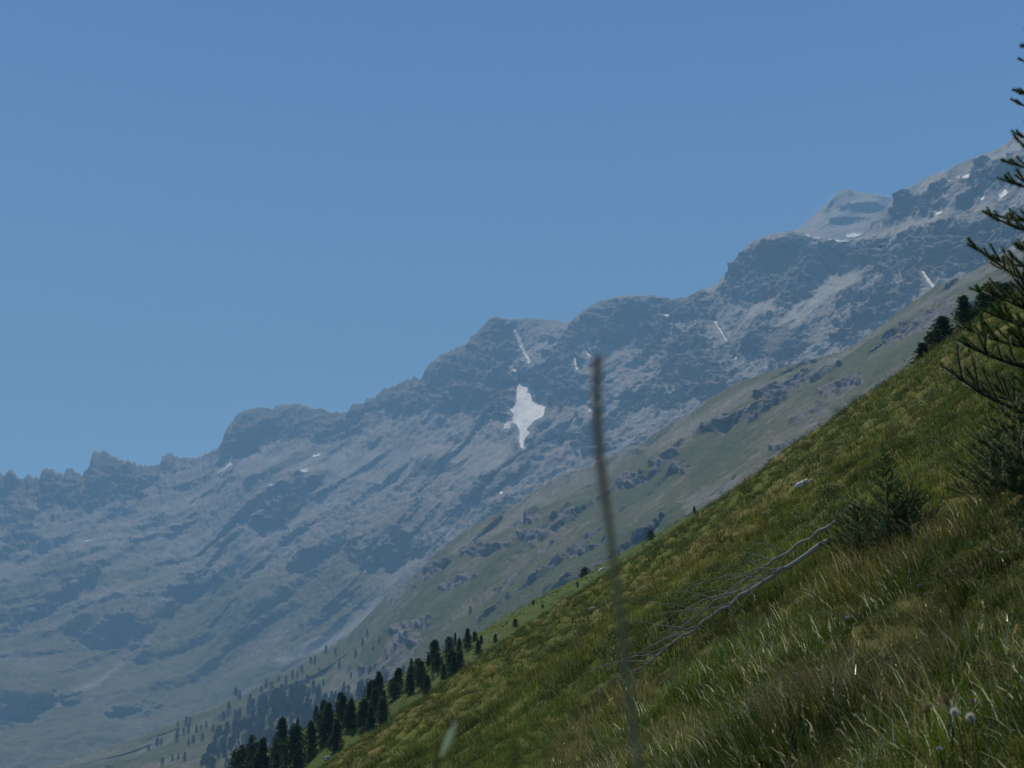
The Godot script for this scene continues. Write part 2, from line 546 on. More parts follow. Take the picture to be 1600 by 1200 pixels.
const SNOW := [
	["broad white snowfield tapering down the gully below the dark cliffs", 808, 598, 828, 599, 831, 612, 831, 628, 835, 632, 848, 637, 853, 640, 848, 652, 838, 658, 830, 665, 824, 672, 828, 680, 820, 690, 818, 698, 821, 704, 818, 706, 813, 700, 812, 688, 811, 672, 806, 665, 800, 660, 803, 650, 799, 645, 808, 632, 807, 615],
	["hooked snow arm at the lower left edge of the broad snowfield", 788, 665, 796, 660, 805, 660, 806, 664, 797, 664, 798, 671, 788, 673],
	["small triangle of snow in the notch above the broad snowfield", 797, 580, 809, 580, 806, 584, 800, 584],
	["thin snow streak running down the gully from the flat summit", 802, 513, 806, 515, 812, 530, 818, 545, 823, 556, 830, 566, 828, 572, 825, 570, 821, 560, 813, 545, 807, 530],
	["tiny snow scrap left of the broad snowfield", 771, 647, 776, 647, 780, 651, 773, 652],
	["crescent of snow under the dark square cliff on the left", 339, 732, 361, 726, 364, 729, 352, 737, 343, 738],
	["wedge of snow on the slope right of the snow crescent", 466, 737, 480, 733, 482, 739, 476, 741],
	["snow speck on the slope between the crescent and the wedge", 421, 758, 427, 756, 427, 762, 421, 761],
	["faint flat snow strip above the snow wedge", 488, 714, 503, 710, 501, 714, 490, 717],
	["lone snow sliver low on the wall beneath the jagged towers", 133, 847, 143, 843, 144, 846, 135, 849],
	["flat snow dash high on the domed summit", 1036, 493, 1054, 492, 1053, 496, 1038, 497],
	["arched snow scrap below the flat snow dash", 1042, 508, 1050, 507, 1052, 514, 1047, 511],
	["small snow scrap left of the arched one on the dome", 1026, 508, 1031, 509, 1033, 513, 1028, 512],
	["forked snow streak in the gully right of the domed summit", 1115, 505, 1118, 507, 1123, 502, 1122, 509, 1131, 525, 1139, 538, 1136, 538, 1126, 522, 1119, 511],
	["snow speck at the foot of the forked gully", 1150, 559, 1155, 561, 1154, 566, 1150, 565],
	["short slanting snow stroke near the top of the tall grass stalk", 915, 552, 918, 553, 925, 560, 921, 562],
	["upright snow stroke in the cleft right of the broad snowfield", 897, 560, 901, 562, 901, 572, 904, 580, 900, 581, 897, 570],
	["small pointed snow patch beside the tall grass stalk", 919, 638, 926, 643, 928, 648, 921, 648],
	["straight snow couloir slanting through the great dark cliff on the right", 1435, 419, 1441, 423, 1450, 436, 1456, 445, 1465, 454, 1458, 456, 1450, 446, 1440, 430],
	["snow dot just above the grassy shoulder's edge", 781, 770, 787, 768, 786, 774, 781, 775],
	["leftmost snow dash of the row below the right-hand crest", 1481, 285, 1488, 282, 1489, 286, 1483, 288],
	["short snow dash between two others below the right-hand crest", 1494, 283, 1501, 280, 1502, 283, 1496, 285],
	["largest snow dash of the row below the right-hand crest", 1503, 281, 1512, 277, 1521, 275, 1513, 283, 1504, 284],
	["highest snow spot below the right-hand crest", 1521, 270, 1527, 265, 1529, 268, 1523, 272],
	["snow comma on the dark band below the row of dashes", 1516, 302, 1524, 297, 1529, 295, 1525, 301, 1518, 303],
	["long bright snow bar behind the larch branches", 1548, 291, 1568, 284, 1571, 285, 1552, 293],
	["ragged snow patch left of the larch branches", 1529, 315, 1537, 310, 1542, 313, 1534, 318],
	["slanting snow patch seen between the larch branches", 1560, 309, 1572, 299, 1576, 303, 1565, 313],
	["slender slanting snow line on the pale shoulder", 1435, 362, 1452, 348, 1454, 350, 1440, 362],
	["small snow fleck above the slender snow line", 1463, 338, 1472, 332, 1472, 336, 1464, 340],
]
const SUMMIT_SNOW := [
	["left snow scrap in the saddle under the pyramid summit", 1254, 367, 1264, 366, 1268, 371, 1262, 374, 1258, 371],
	["second snow scrap in the saddle under the pyramid summit", 1269, 372, 1281, 371, 1280, 375, 1271, 376],
	["wide snow bank curving along the saddle under the pyramid summit", 1291, 373, 1312, 376, 1334, 378, 1326, 384, 1316, 385, 1309, 380, 1296, 377],
	["upper snow bank against the foot of the pyramid summit", 1319, 369, 1330, 366, 1348, 366, 1341, 371, 1325, 373],
]


func snow_patch(s: Dictionary, a: Array, lift: float) -> void:
	var outline := line(a.slice(1))
	var lo := outline[0]
	var hi := outline[0]
	for q in outline:
		lo = lo.min(q)
		hi = hi.max(q)
	var step := 0.6
	var nx := int((hi.x - lo.x + 3.0) / step)
	var ny := int((hi.y - lo.y + 3.0) / step)
	var edge := noise(7, 5.0, 4)
	var dirt := noise(8, 30.0, 4)
	var centre := surface_point(s, (lo.x + hi.x) / 2.0, (lo.y + hi.y) / 2.0)
	var up := Vector3(0, 0.6, 0.8)
	var inside := PackedByteArray()
	var spots := PackedVector3Array()
	inside.resize((nx + 1) * (ny + 1))
	spots.resize((nx + 1) * (ny + 1))
	for j in ny + 1:
		for i in nx + 1:
			var q := Vector2(lo.x - 1.5 + i * step, lo.y - 1.5 + j * step)
			var wob := Vector2(edge.get_noise_2dv(q), edge.get_noise_2d(q.x + 90.0, q.y)) * 1.1
			inside[j * (nx + 1) + i] = 1 if Geometry2D.is_point_in_polygon(q + wob, outline) else 0
			var m := Vector3.ZERO
			for d in [Vector2(0, 0), Vector2(2, 0), Vector2(-2, 0), Vector2(0, 2), Vector2(0, -2)]:
				m += surface_point(s, q.x + d.x, q.y + d.y)
			spots[j * (nx + 1) + i] = m / 5.0 + up * lift - centre
	var sh := Shape.new()
	for j in ny:
		for i in nx:
			var k := j * (nx + 1) + i
			if inside[k] + inside[k + 1] + inside[k + nx + 1] + inside[k + nx + 2] < 3:
				continue
			if outline.size() < 14 and edge.get_noise_2d(i * step * 1.6 + 40.0, j * step * 1.6) < -0.32:
				continue
			var soil := clampf(0.25 + 1.1 * dirt.get_noise_3dv(spots[k] * Vector3(1.0, 0.5, 0.5)), 0.0, 1.0)
			var white := Color(0.78, 0.77, 0.74).lerp(Color(0.55, 0.53, 0.50), soil)
			sh.quad(spots[k], spots[k + 1], spots[k + nx + 2], spots[k + nx + 1], white)
			# the patch's thickness along its rim
			if i == 0 or inside[k - 1] + inside[k + nx] == 0:
				sh.quad(spots[k], spots[k + nx + 1], spots[k + nx + 1] - up * lift * 2.0, spots[k] - up * lift * 2.0, white)
			if j == ny - 1 or inside[mini(k + 2 * nx + 2, inside.size() - 1)] == 0:
				sh.quad(spots[k + nx + 1], spots[k + nx + 2], spots[k + nx + 2] - up * lift * 2.0, spots[k + nx + 1] - up * lift * 2.0, white)
	if sh.v.is_empty():
		return
	var o := part(numbered("snow_patch"), sh.mesh(), mat.snow, self, centre)
	tag(o, a[0], "snow patch", "snow patches left on the mountainside")


func build_mountains() -> Dictionary:
	var mottle := noise(71, 500.0, 5, FastNoiseLite.TYPE_SIMPLEX, FastNoiseLite.FRACTAL_FBM, 0.6)
	var speck := noise(72, 45.0, 4, FastNoiseLite.TYPE_SIMPLEX, FastNoiseLite.FRACTAL_FBM, 0.7)
	var grit := noise(74, 16.0, 3, FastNoiseLite.TYPE_SIMPLEX, FastNoiseLite.FRACTAL_FBM, 0.7)
	var vein := noise(73, 210.0, 4, FastNoiseLite.TYPE_SIMPLEX, FastNoiseLite.FRACTAL_RIDGED, 0.6)
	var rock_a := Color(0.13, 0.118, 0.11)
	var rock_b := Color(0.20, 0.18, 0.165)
	var scree := Color(0.285, 0.265, 0.24)
	var turf := Color(0.075, 0.09, 0.035)
	var dry := Color(0.12, 0.11, 0.06)
	var fall := Vector3(-0.74, -0.52, 0.42).normalized()
	var wall := make_wall()
	var wall_tint := func(p: Vector3, r: float, l: float) -> Color:
		var m := mottle.get_noise_3dv(p)
		var k := speck.get_noise_3dv(p)
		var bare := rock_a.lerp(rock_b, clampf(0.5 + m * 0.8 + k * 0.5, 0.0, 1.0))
		var open := rock_b.lerp(scree, clampf(0.45 + m + k * 0.6 + l * 0.5, 0.0, 1.0))
		open = open.lerp(scree * 1.15, smoothstep(0.25, 0.6, vein.get_noise_3dv(p - fall * p.dot(fall) * 0.8)) * 0.5)
		open = open * (1.0 + 0.35 * k)
		var green := clampf((480.0 - p.y) / 420.0 + m * 1.3 + k * 0.4, 0.0, 1.0) * (1.0 - 0.8 * l)
		open = open.lerp(turf.lerp(dry, clampf(0.5 + k, 0.0, 1.0)), green * 0.85)
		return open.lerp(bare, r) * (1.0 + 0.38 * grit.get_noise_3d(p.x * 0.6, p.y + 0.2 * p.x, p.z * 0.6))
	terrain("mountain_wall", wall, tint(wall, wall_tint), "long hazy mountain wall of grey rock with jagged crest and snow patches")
	var summit := make_summit()
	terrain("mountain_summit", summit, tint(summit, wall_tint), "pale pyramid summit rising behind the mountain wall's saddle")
	var spur := make_spur()
	terrain("mountain_spur", spur, tint(spur, func(p: Vector3, r: float, l: float) -> Color:
		var m := mottle.get_noise_3d(p.x * 2.0, p.y * 2.0, p.z * 2.0)
		var k := speck.get_noise_3dv(p * 1.6)
		var open := (turf * 0.82).lerp(dry * 0.9, clampf(0.3 + m * 1.2 + k * 0.5, 0.0, 1.0))
		open = open.lerp(rock_b.lerp(scree, 0.2), clampf(l * 0.5 * (0.7 + k) + maxf(0.0, k + m - 0.35), 0.0, 1.0))
		return open.lerp((rock_a * 0.95).lerp(rock_b, clampf(0.35 + k, 0.0, 1.0)), r) * (1.0 + 0.5 * grit.get_noise_3dv(p * 2.0))), "green mountain spur with grey outcrops sloping down to the left")
	for a in SNOW:
		snow_patch(wall, a, 4.0)
	for a in SUMMIT_SNOW:
		snow_patch(summit if a[2] < 372 and a[1] > 1300 else wall, a, 4.0)
	return {"wall": wall, "summit": summit, "spur": spur}


func build_hill() -> void:
	# the meadow below the camera, out to where it drops into the valley
	var cols := 420
	var rows := 420
	var p := PackedVector3Array()
	var c := PackedColorArray()
	p.resize(cols * rows)
	c.resize(cols * rows)
	var blotch := noise(81, 14.0, 4)
	for j in rows:
		var d := -14.0 + 3.2 * (exp(5.3 * j / (rows - 1.0)) - 1.0)
		for i in cols:
			var u := 2.0 * i / (cols - 1.0) - 1.0
			var x := u * (0.75 * maxf(d, 0.0) + 16.0)
			var k := j * cols + i
			p[k] = Vector3(x, maxf(hill(x, d), -296.0), -d)
			var b := clampf(0.5 + blotch.get_noise_2d(x, d), 0.0, 1.0)
			c[k] = Color(0.085, 0.10, 0.022).lerp(Color(0.13, 0.115, 0.036), b).lerp(Color(0.06, 0.09, 0.022), smoothstep(70.0, 110.0, d) * 0.85)
	var o := MeshInstance3D.new()
	o.name = "hillside"
	o.mesh = grid_mesh(p, c, cols, rows)
	o.material_override = mat.earth
	add_child(o)
	tag(o, "steep grassy hillside falling to the left in the foreground", "", "", "structure")
	var g := PlaneMesh.new()
	g.size = Vector2(7600, 6600)
	var floor_ := part("ground", g, mat.turf, self, Vector3(0, -300, -2600))
	tag(floor_, "green valley floor far below", "", "", "structure")


# ------------------------------------------------------------------ grass
func tuft(blades: int, reach: float, length: Vector2, width: float, bends: int, palette: Array, lean := 0.3) -> ArrayMesh:
	var s := Shape.new()
	for b in blades:
		var a := rng.randf() * TAU
		var root := Vector3(cos(a), 0, sin(a)) * reach * sqrt(rng.randf())
		root.y = -0.03 - 0.6 * absf(root.x)
		var tall := rng.randf_range(length.x, length.y)
		var out := Vector3(cos(a), 0, sin(a)) * rng.randf_range(0.1, 1.3) + Vector3(-lean, 0, 0.1) * rng.randf_range(-0.3, 1.6)
		var flat := (Vector3(-out.z, 0, out.x).normalized() + Vector3(rng.randfn(), rng.randfn() * 0.4, rng.randfn()) * 0.3).normalized()
		var col: Color = palette[rng.randi() % palette.size()]
		col = col * rng.randf_range(0.45, 1.5)
		col.a = 1.0
		var w := width * rng.randf_range(0.6, 1.3)
		var p := root
		var dir := (Vector3.UP + out * 0.35).normalized()
		var seg := tall / bends
		for k in bends:
			var q := p + dir * seg
			var w0 := w * (1.0 - float(k) / bends)
			var w1 := w * (1.0 - float(k + 1) / bends)
			if k == bends - 1:
				s.tri(p - flat * w0, p + flat * w0, q, col)
			else:
				s.quad(p - flat * w0, p + flat * w0, q + flat * w1, q - flat * w1, col)
			p = q
			dir = (dir + out * (1.1 / bends) + Vector3(0, -0.75 / bends, 0) * (0.2 + k)).normalized()
	return s.mesh()


func stalks(count: int, tall: float, straw: Color) -> ArrayMesh:
	# dry flowering stems with a loose seed head
	var s := Shape.new()
	for b in count:
		var p := Vector3(rng.randf_range(-0.08, 0.08), -0.05, rng.randf_range(-0.08, 0.08))
		var dir := Vector3(rng.randf_range(-0.45, 0.1), 1, rng.randf_range(-0.2, 0.2)).normalized()
		var points := []
		var radii := []
		var h := tall * rng.randf_range(0.7, 1.2)
		for k in 5:
			points.append(p)
			radii.append(lerpf(0.0016, 0.0008, k / 4.0))
			p += dir * h / 4.0
			dir = (dir + Vector3(-0.10, -0.04, 0)).normalized()
		s.tube(points, radii, 3, straw)
		var tip: Vector3 = points[4]
		for k in 10:
			var q: Vector3 = tip - dir * rng.randf_range(0.0, 0.09)
			var d := (dir + Vector3(rng.randf_range(-1, 1), rng.randf_range(-0.6, 0.6), rng.randf_range(-1, 1)) * 0.6).normalized() * rng.randf_range(0.008, 0.02)
			var f := Vector3(rng.randf_range(-1, 1), rng.randf_range(-1, 1), rng.randf_range(-1, 1)).normalized() * 0.0022
			s.quad(q - f, q + d * 0.5 - f * 1.4, q + d, q + d * 0.5 + f * 1.4, straw * 1.15)
	return s.mesh()


func shrublet() -> ArrayMesh:
	# a low cushion of small dark leaves
	var s := Shape.new()
	for k in 420:
		var v := Vector3(rng.randfn(), absf(rng.randfn()) * 0.6, rng.randfn()).normalized()
		var p := v * rng.randf_range(0.55, 1.0) * Vector3(0.22, 0.16, 0.22)
		var u := Vector3(rng.randfn(), rng.randfn(), rng.randfn()).normalized() * 0.013
		var w := u.cross(v + Vector3(0.1, 0.3, 0.2)).normalized() * 0.007
		var g := rng.randf_range(0.7, 1.3)
		s.quad(p, p + u * 0.5 + w, p + u, p + u * 0.5 - w, Color(0.06 * g, 0.09 * g, 0.016 * g))
	return s.mesh()


func scatter(called: String, label: String, mesh: Mesh, m: Material, want: int, near: float, far: float, size: Vector2, keep: Callable) -> void:
	var spots: Array[Transform3D] = []
	var cols := PackedColorArray()
	var tries := 0
	while spots.size() < want and tries < want * 40:
		tries += 1
		var d := sqrt(lerpf(near * near, far * far, rng.randf()))
		var x := rng.randf_range(-0.62, 0.66) * d * 1.02 + rng.randf_range(-1.2, 1.4)
		var along_ := sqrt(maxf(0.0, d * d - x * x))
		var h := hill(x, along_)
		var s := seen_at(Vector3(x, h, -along_))
		if s.x < -320.0 or s.x > 2050.0 or s.y > 1480.0:
			continue
		var c: Color = keep.call(x, along_)
		if c.a <= 0.0:
			continue
		var k := rng.randf_range(size.x, size.y) * c.a
		c.a = 1.0
		var b := Basis(Vector3.UP, rng.randf_range(-2.2, 2.2)).scaled(Vector3(k, k * rng.randf_range(0.75, 1.25), k))
		spots.append(Transform3D(b, Vector3(x, h, -along_)))
		cols.append(c)
	var mm := MultiMesh.new()
	mm.transform_format = MultiMesh.TRANSFORM_3D
	mm.use_colors = true
	mm.mesh = mesh
	mm.instance_count = spots.size()
	for i in spots.size():
		mm.set_instance_transform(i, spots[i])
		mm.set_instance_color(i, cols[i])
	var o := MultiMeshInstance3D.new()
	o.name = numbered(called)
	o.multimesh = mm
	o.material_override = m
	add_child(o)
	tag(o, label, "grass", "", "stuff")


func build_grass() -> void:
	var turf := [Color(0.06, 0.09, 0.02), Color(0.05, 0.08, 0.018), Color(0.08, 0.09, 0.025)]
	var green := [Color(0.06, 0.11, 0.008), Color(0.08, 0.125, 0.012), Color(0.05, 0.085, 0.008), Color(0.11, 0.135, 0.016), Color(0.06, 0.10, 0.008), Color(0.19, 0.135, 0.045)]
	var olive := [Color(0.105, 0.13, 0.022), Color(0.09, 0.115, 0.018), Color(0.13, 0.13, 0.03), Color(0.17, 0.145, 0.05), Color(0.075, 0.10, 0.015)]
	var straw := [Color(0.26, 0.20, 0.10), Color(0.20, 0.15, 0.07), Color(0.16, 0.12, 0.05), Color(0.10, 0.10, 0.03), Color(0.30, 0.24, 0.14)]
	var deep := green.map(func(c: Color): return Color(c.r * 0.74, c.g * 0.78, c.b * 0.7))
	var blotch := noise(91, 3.0, 3)
	var broad := noise(92, 16.0, 3)
	var clump := noise(93, 1.3, 3)
	var patchy := func(x: float, d: float) -> Color:
		var b := blotch.get_noise_2d(x, d)
		var w := broad.get_noise_2d(x, d)
		var g := 1.0 + 0.85 * b + 0.4 * w + rng.randf_range(-0.15, 0.15)
		g *= 1.05
		return Color(g * (0.93 + 0.18 * w), g, g * 0.8, clampf(1.0 + 1.1 * clump.get_noise_2d(x, d), 0.65, 1.5))
	var dry_spots := func(x: float, d: float) -> Color:
		if blotch.get_noise_2d(x + 70.0, d) + 0.5 * broad.get_noise_2d(x, d) < 0.12 + rng.randf_range(-0.25, 0.25):
			return Color(0, 0, 0, 0)
		return patchy.call(x, d)
	var dark_spots := func(x: float, d: float) -> Color:
		if blotch.get_noise_2d(x - 190.0, d) < 0.28:
			return Color(0, 0, 0, 0)
		var g := rng.randf_range(0.7, 1.3)
		return Color(g, g, g, 1.0)
	for v in 3:
		scatter("grass", "fine dark green grass blades in the near meadow", tuft(24, 0.09, Vector2(0.06, 0.18), 0.0036, 4, deep + deep + deep + [Color(0.58, 0.56, 0.45)]), mat.blade, 3000, 1.6, 10.0, Vector2(0.7, 1.25), patchy)  # the pale bleached blades double as sun glints, painted in as colour
		scatter("grass", "olive green grass on the middle of the near slope", tuft(26, 0.16, Vector2(0.045, 0.14), 0.0050, 3, green + olive + green + [Color(0.36, 0.33, 0.22)]), mat.tussock, 6400, 9.0, 27.0, Vector2(0.7, 1.2), patchy)
		scatter("grass", "olive tussock grass further along the near slope", tuft(24, 0.30, Vector2(0.05, 0.14), 0.009, 2, olive + green), mat.tussock, 12000, 25.0, 80.0, Vector2(0.7, 1.3), patchy)
		scatter("grass", "short turf on the distant part of the hillside", tuft(20, 0.6, Vector2(0.06, 0.20), 0.028, 2, turf), mat.tussock, 11000, 78.0, 340.0, Vector2(0.8, 1.5), patchy)
		scatter("dry_grass", "straw coloured dry grass among the near green blades", tuft(18, 0.08, Vector2(0.08, 0.24), 0.0022, 4, straw), mat.blade, 800, 1.6, 11.0, Vector2(0.7, 1.2), dry_spots)
		scatter("dry_grass", "straw coloured dry grass patches on the near slope", tuft(18, 0.2, Vector2(0.08, 0.24), 0.0045, 3, straw), mat.tussock, 800, 10.0, 30.0, Vector2(0.7, 1.2), dry_spots)
		scatter("dry_grass", "brownish dry tussocks further along the near slope", tuft(18, 0.32, Vector2(0.10, 0.28), 0.011, 2, straw), mat.tussock, 700, 28.0, 90.0, Vector2(0.7, 1.4), dry_spots)
	var herbs := func(x: float, d: float) -> Color:
		var b := blotch.get_noise_2d(x + 33.0, d)
		var g := rng.randf_range(0.8, 2.0) * (1.0 + 0.6 * b)
		return Color(g * rng.randf_range(0.9, 1.5), g, g * 0.9, 1.0)
	for v in 2:
		scatter("low_herbs", "small leafy herbs growing between the grass blades", shrublet(), mat.shrub, 4000, 1.8, 14.0, Vector2(0.2, 0.55), herbs)
		scatter("low_herbs", "small leafy herbs mixed into the turf of the near slope", shrublet(), mat.shrub, 7000, 13.0, 60.0, Vector2(0.4, 1.1), herbs)
		scatter("grass_stalks", "thin pale flowering stems standing above the meadow", stalks(3, 0.32, Color(0.30, 0.24, 0.15)), mat.tussock, 420, 2.6, 16.0, Vector2(0.6, 1.1), patchy)
		scatter("low_shrubs", "low dark leafy cushions dotted over the meadow", shrublet(), mat.shrub, 700, 14.0, 70.0, Vector2(0.6, 2.0), dark_spots)


# ------------------------------------------------------------------ trees
func conifer_crown(branches: int, clumps: int, faces: int, size: float, wide: float, power: float, shade: Color) -> ArrayMesh:
	# crown of a tree one metre tall: boughs that carry clumps of needle faces
	var s := Shape.new()
	for b in branches:
		var y := 0.07 + 0.93 * pow(float(b) / branches, 0.9)
		var a := b * 2.39996 + rng.randf_range(-0.5, 0.5)
		var reach := wide * pow(1.02 - y, power) * rng.randf_range(0.4, 1.25) + 0.012
		var rise := rng.randf_range(-0.05, 0.28)
		var g := rng.randf_range(0.75, 1.3)
		var col := Color(shade.r * g, shade.g * g, shade.b * g)
		for k in clumps:
			var f := lerpf(0.2, 1.0, (k + rng.randf() * 0.8) / clumps)
			var p := Vector3(cos(a) * reach * f, y + reach * rise * f * f - 0.02 * f, sin(a) * reach * f)
			p += Vector3(rng.randfn(), rng.randfn() * 0.7, rng.randfn()) * size * 0.5
			for m in faces:
				var u := Vector3(cos(a) * 0.6 + rng.randfn() * 0.7, rng.randfn() * 0.55 + 0.25, sin(a) * 0.6 + rng.randfn() * 0.7).normalized() * size * rng.randf_range(0.6, 1.2)
				var w := u.cross(Vector3(rng.randfn(), rng.randfn(), rng.randfn())).normalized() * size * 0.22
				s.tri(p - w, p + w, p + u, col)
	return s.mesh()


func trunk_mesh(tall: float, thick: float, col: Color) -> ArrayMesh:
	var s := Shape.new()
	var points := []
	var radii := []
	for k in 7:
		var f := k / 6.0
		points.append(Vector3(sin(f * 2.0) * 0.01 * tall, lerpf(-0.08, 1.0, f) * tall, cos(f * 3.0) * 0.008 * tall))
		radii.append(thick * lerpf(1.0, 0.12, f) * (1.35 if k == 0 else 1.0))
	s.tube(points, radii, 8, col)
	return s.mesh()


var crowns := []
var trunk_unit: ArrayMesh


func conifer(where: Vector3, tall: float, kind: int, called: String, label: String, group: String, broad := 1.0) -> void:
	var t := thing(called, where)
	tag(t, label, "tree", group)
	var tr := part("trunk", trunk_unit, mat.bark, t)
	var cr := part("crown", crowns[kind], mat.needle, t)
	var turn := Basis(Vector3.UP, rng.randf() * TAU)
	tr.basis = turn.scaled(Vector3.ONE * tall)
	cr.basis = turn.scaled(Vector3(tall * broad, tall, tall * broad) * Vector3(rng.randf_range(0.75, 1.35), 1.0, rng.randf_range(0.75, 1.35)))


# trees on the far part of the hillside: x, y of the foot and y of the tip in the picture, kind, label
const BELT := [
	[366, 1216, 1172, 0, "dark conifer at the very left end of the tree belt"],
	[391, 1216, 1149, 4, "slender open conifer with thin spire near the left end of the belt"],
	[409, 1217, 1154, 1, "dark conifer just right of the slender spire tree"],
	[433, 1190, 1155, 2, "short round conifer between spire tree and big rounded one"],
	[460, 1206, 1133, 0, "big rounded conifer, largest in the lower left of the belt"],
	[485, 1180, 1127, 3, "conifer leaning against the big rounded one"],
	[512, 1156, 1099, 1, "tall pointed conifer standing over two bushes in the belt"],
	[520, 1176, 1150, 2, "bushy low conifer below the tall pointed one"],
	[540, 1182, 1148, 2, "second bushy low conifer above the white stone"],
	[547, 1140, 1097, 0, "broad conifer right of the tall pointed one"],
	[562, 1132, 1108, 3, "small conifer squeezed between broad and tall belt trees"],
	[578, 1162, 1104, 1, "dark tall conifer at the lower edge of the belt's middle"],
	[586, 1118, 1076, 0, "tall conifer on the skyline of the belt's middle"],
	[597, 1076, 1056, 4, "small twisted conifer alone on the belt's skyline"],
	[619, 1081, 1050, 1, "narrow conifer on open grass right of the twisted one"],
	[611, 1078, 1062, 2, "tiny round conifer beside the narrow skyline one"],
	[641, 1070, 1041, 0, "small conifer left of the dense skyline pair"],
	[657, 1065, 1033, 0, "left tree of the dense skyline pair"],
	[669, 1044, 1022, 1, "right, pointed tree of the dense skyline pair"],
	[651, 1102, 1060, 3, "tall conifer below the dense skyline pair"],
	[676, 1087, 1048, 0, "wide dark conifer right of the tall one below the pair"],
	[704, 1080, 1044, 1, "slim conifer standing alone in the gap of the belt"],
	[613, 1126, 1090, 2, "shaggy conifer at the near rib's edge, left of another"],
	[632, 1116, 1080, 3, "conifer at the near rib's edge, right of the shaggy one"],
	[723, 1062, 1027, 3, "dark conifer half hidden by the near rib's edge"],
	[735, 1045, 1016, 0, "rounded conifer above the half hidden one"],
	[702, 1030, 996, 2, "stout conifer on the skyline above the gap"],
	[711, 1010, 989, 1, "pointed conifer on the skyline behind the stout one"],
	[742, 1004, 987, 2, "low round conifer alone on the skyline"],
	[754, 1034, 1019, 1, "small upright conifer near the near rib's edge"],
	[774, 1006, 990, 1, "small pointed conifer near the belt's right end"],
	[769, 1030, 1006, 3, "pale conifer in the last cluster, left"],
	[783, 1024, 1004, 0, "dark conifer in the last cluster, right"],
	[805, 980, 967, 2, "lone bushy little conifer right of the last cluster"],
	[833, 946, 937, 1, "tiny lone conifer on the skyline beside the grass stalk's left"],
	[848, 952, 946, 2, "very tiny bush left of the grass stalk"],
	[863, 969, 961, 1, "very tiny conifer left of the grass stalk, lower one"],
	[914, 893, 887, 2, "dot-like bush on the skyline left of the grass stalk"],
	[902, 917, 909, 2, "dot-like bush below the skyline left of the grass stalk"],
	[1017, 838, 829, 2, "tiny bush on the skyline right of the grass stalk"],
	[1059, 831, 815, 2, "round little bush right of the grass stalk"],
	[1085, 803, 791, 1, "tiny pointed bush higher up the skyline"],
	[1392, 618, 602, 2, "dark leafy bush on the skyline left of the upper trees"],
]
# trees rising behind the crest on the right: x, distance, y of the tip, kind, label
const CREST := [
	[1441, 74, 537, 1, "lowest dark pine of the row on the right-hand crest"],
	[1458, 78, 520, 3, "pine between the lowest and the rounded one on the crest"],
	[1475, 76, 495, 0, "rounded dark pine on the right-hand crest"],
	[1490, 80, 520, 2, "low pine filling the gap between two tall crest pines"],
	[1512, 78, 463, 1, "tallest pyramid-shaped dark pine on the right-hand crest"],
	[1531, 84, 482, 3, "hazy pine right behind the pyramid-shaped one"],
	[1549, 88, 449, 0, "left tree of the upper pair partly behind the larch"],
	[1562, 90, 442, 1, "right tree of the upper pair partly behind the larch"],
	[1580, 92, 443, 3, "dim pine behind the larch boughs at the right edge"],
	[1597, 88, 455, 0, "pine cut off by the right edge behind the larch"],
]
const FOREST := [593, 1008, 567, 1011, 525, 1024, 510, 1023, 584, 1021, 486, 1040, 493, 1041, 472, 1053, 458, 1063, 436, 1068, 416, 1075, 426, 1082, 409, 1086, 480, 1068, 505, 1072, 392, 1102, 375, 1092, 370, 1091, 558, 1032, 573, 994, 537, 1080, 563, 1076, 524, 1092, 608, 1040, 360, 1118, 350, 1126, 278, 1138, 287, 1151, 294, 1147, 245, 1166, 252, 1164, 232, 1173, 269, 1188, 278, 1186, 288, 1189, 253, 1195, 307, 1147, 314, 1142, 322, 1140, 297, 1135, 291, 1136, 302, 1166, 295, 1170, 316, 1160, 333, 1144, 349, 1128, 360, 1120, 371, 1091, 375, 1094, 391, 1103, 409, 1085, 416, 1076, 276, 1159, 277, 1152, 739, 967, 609, 1042, 448, 1072, 465, 1060, 500, 1052, 530, 1046, 548, 1060, 580, 1050]


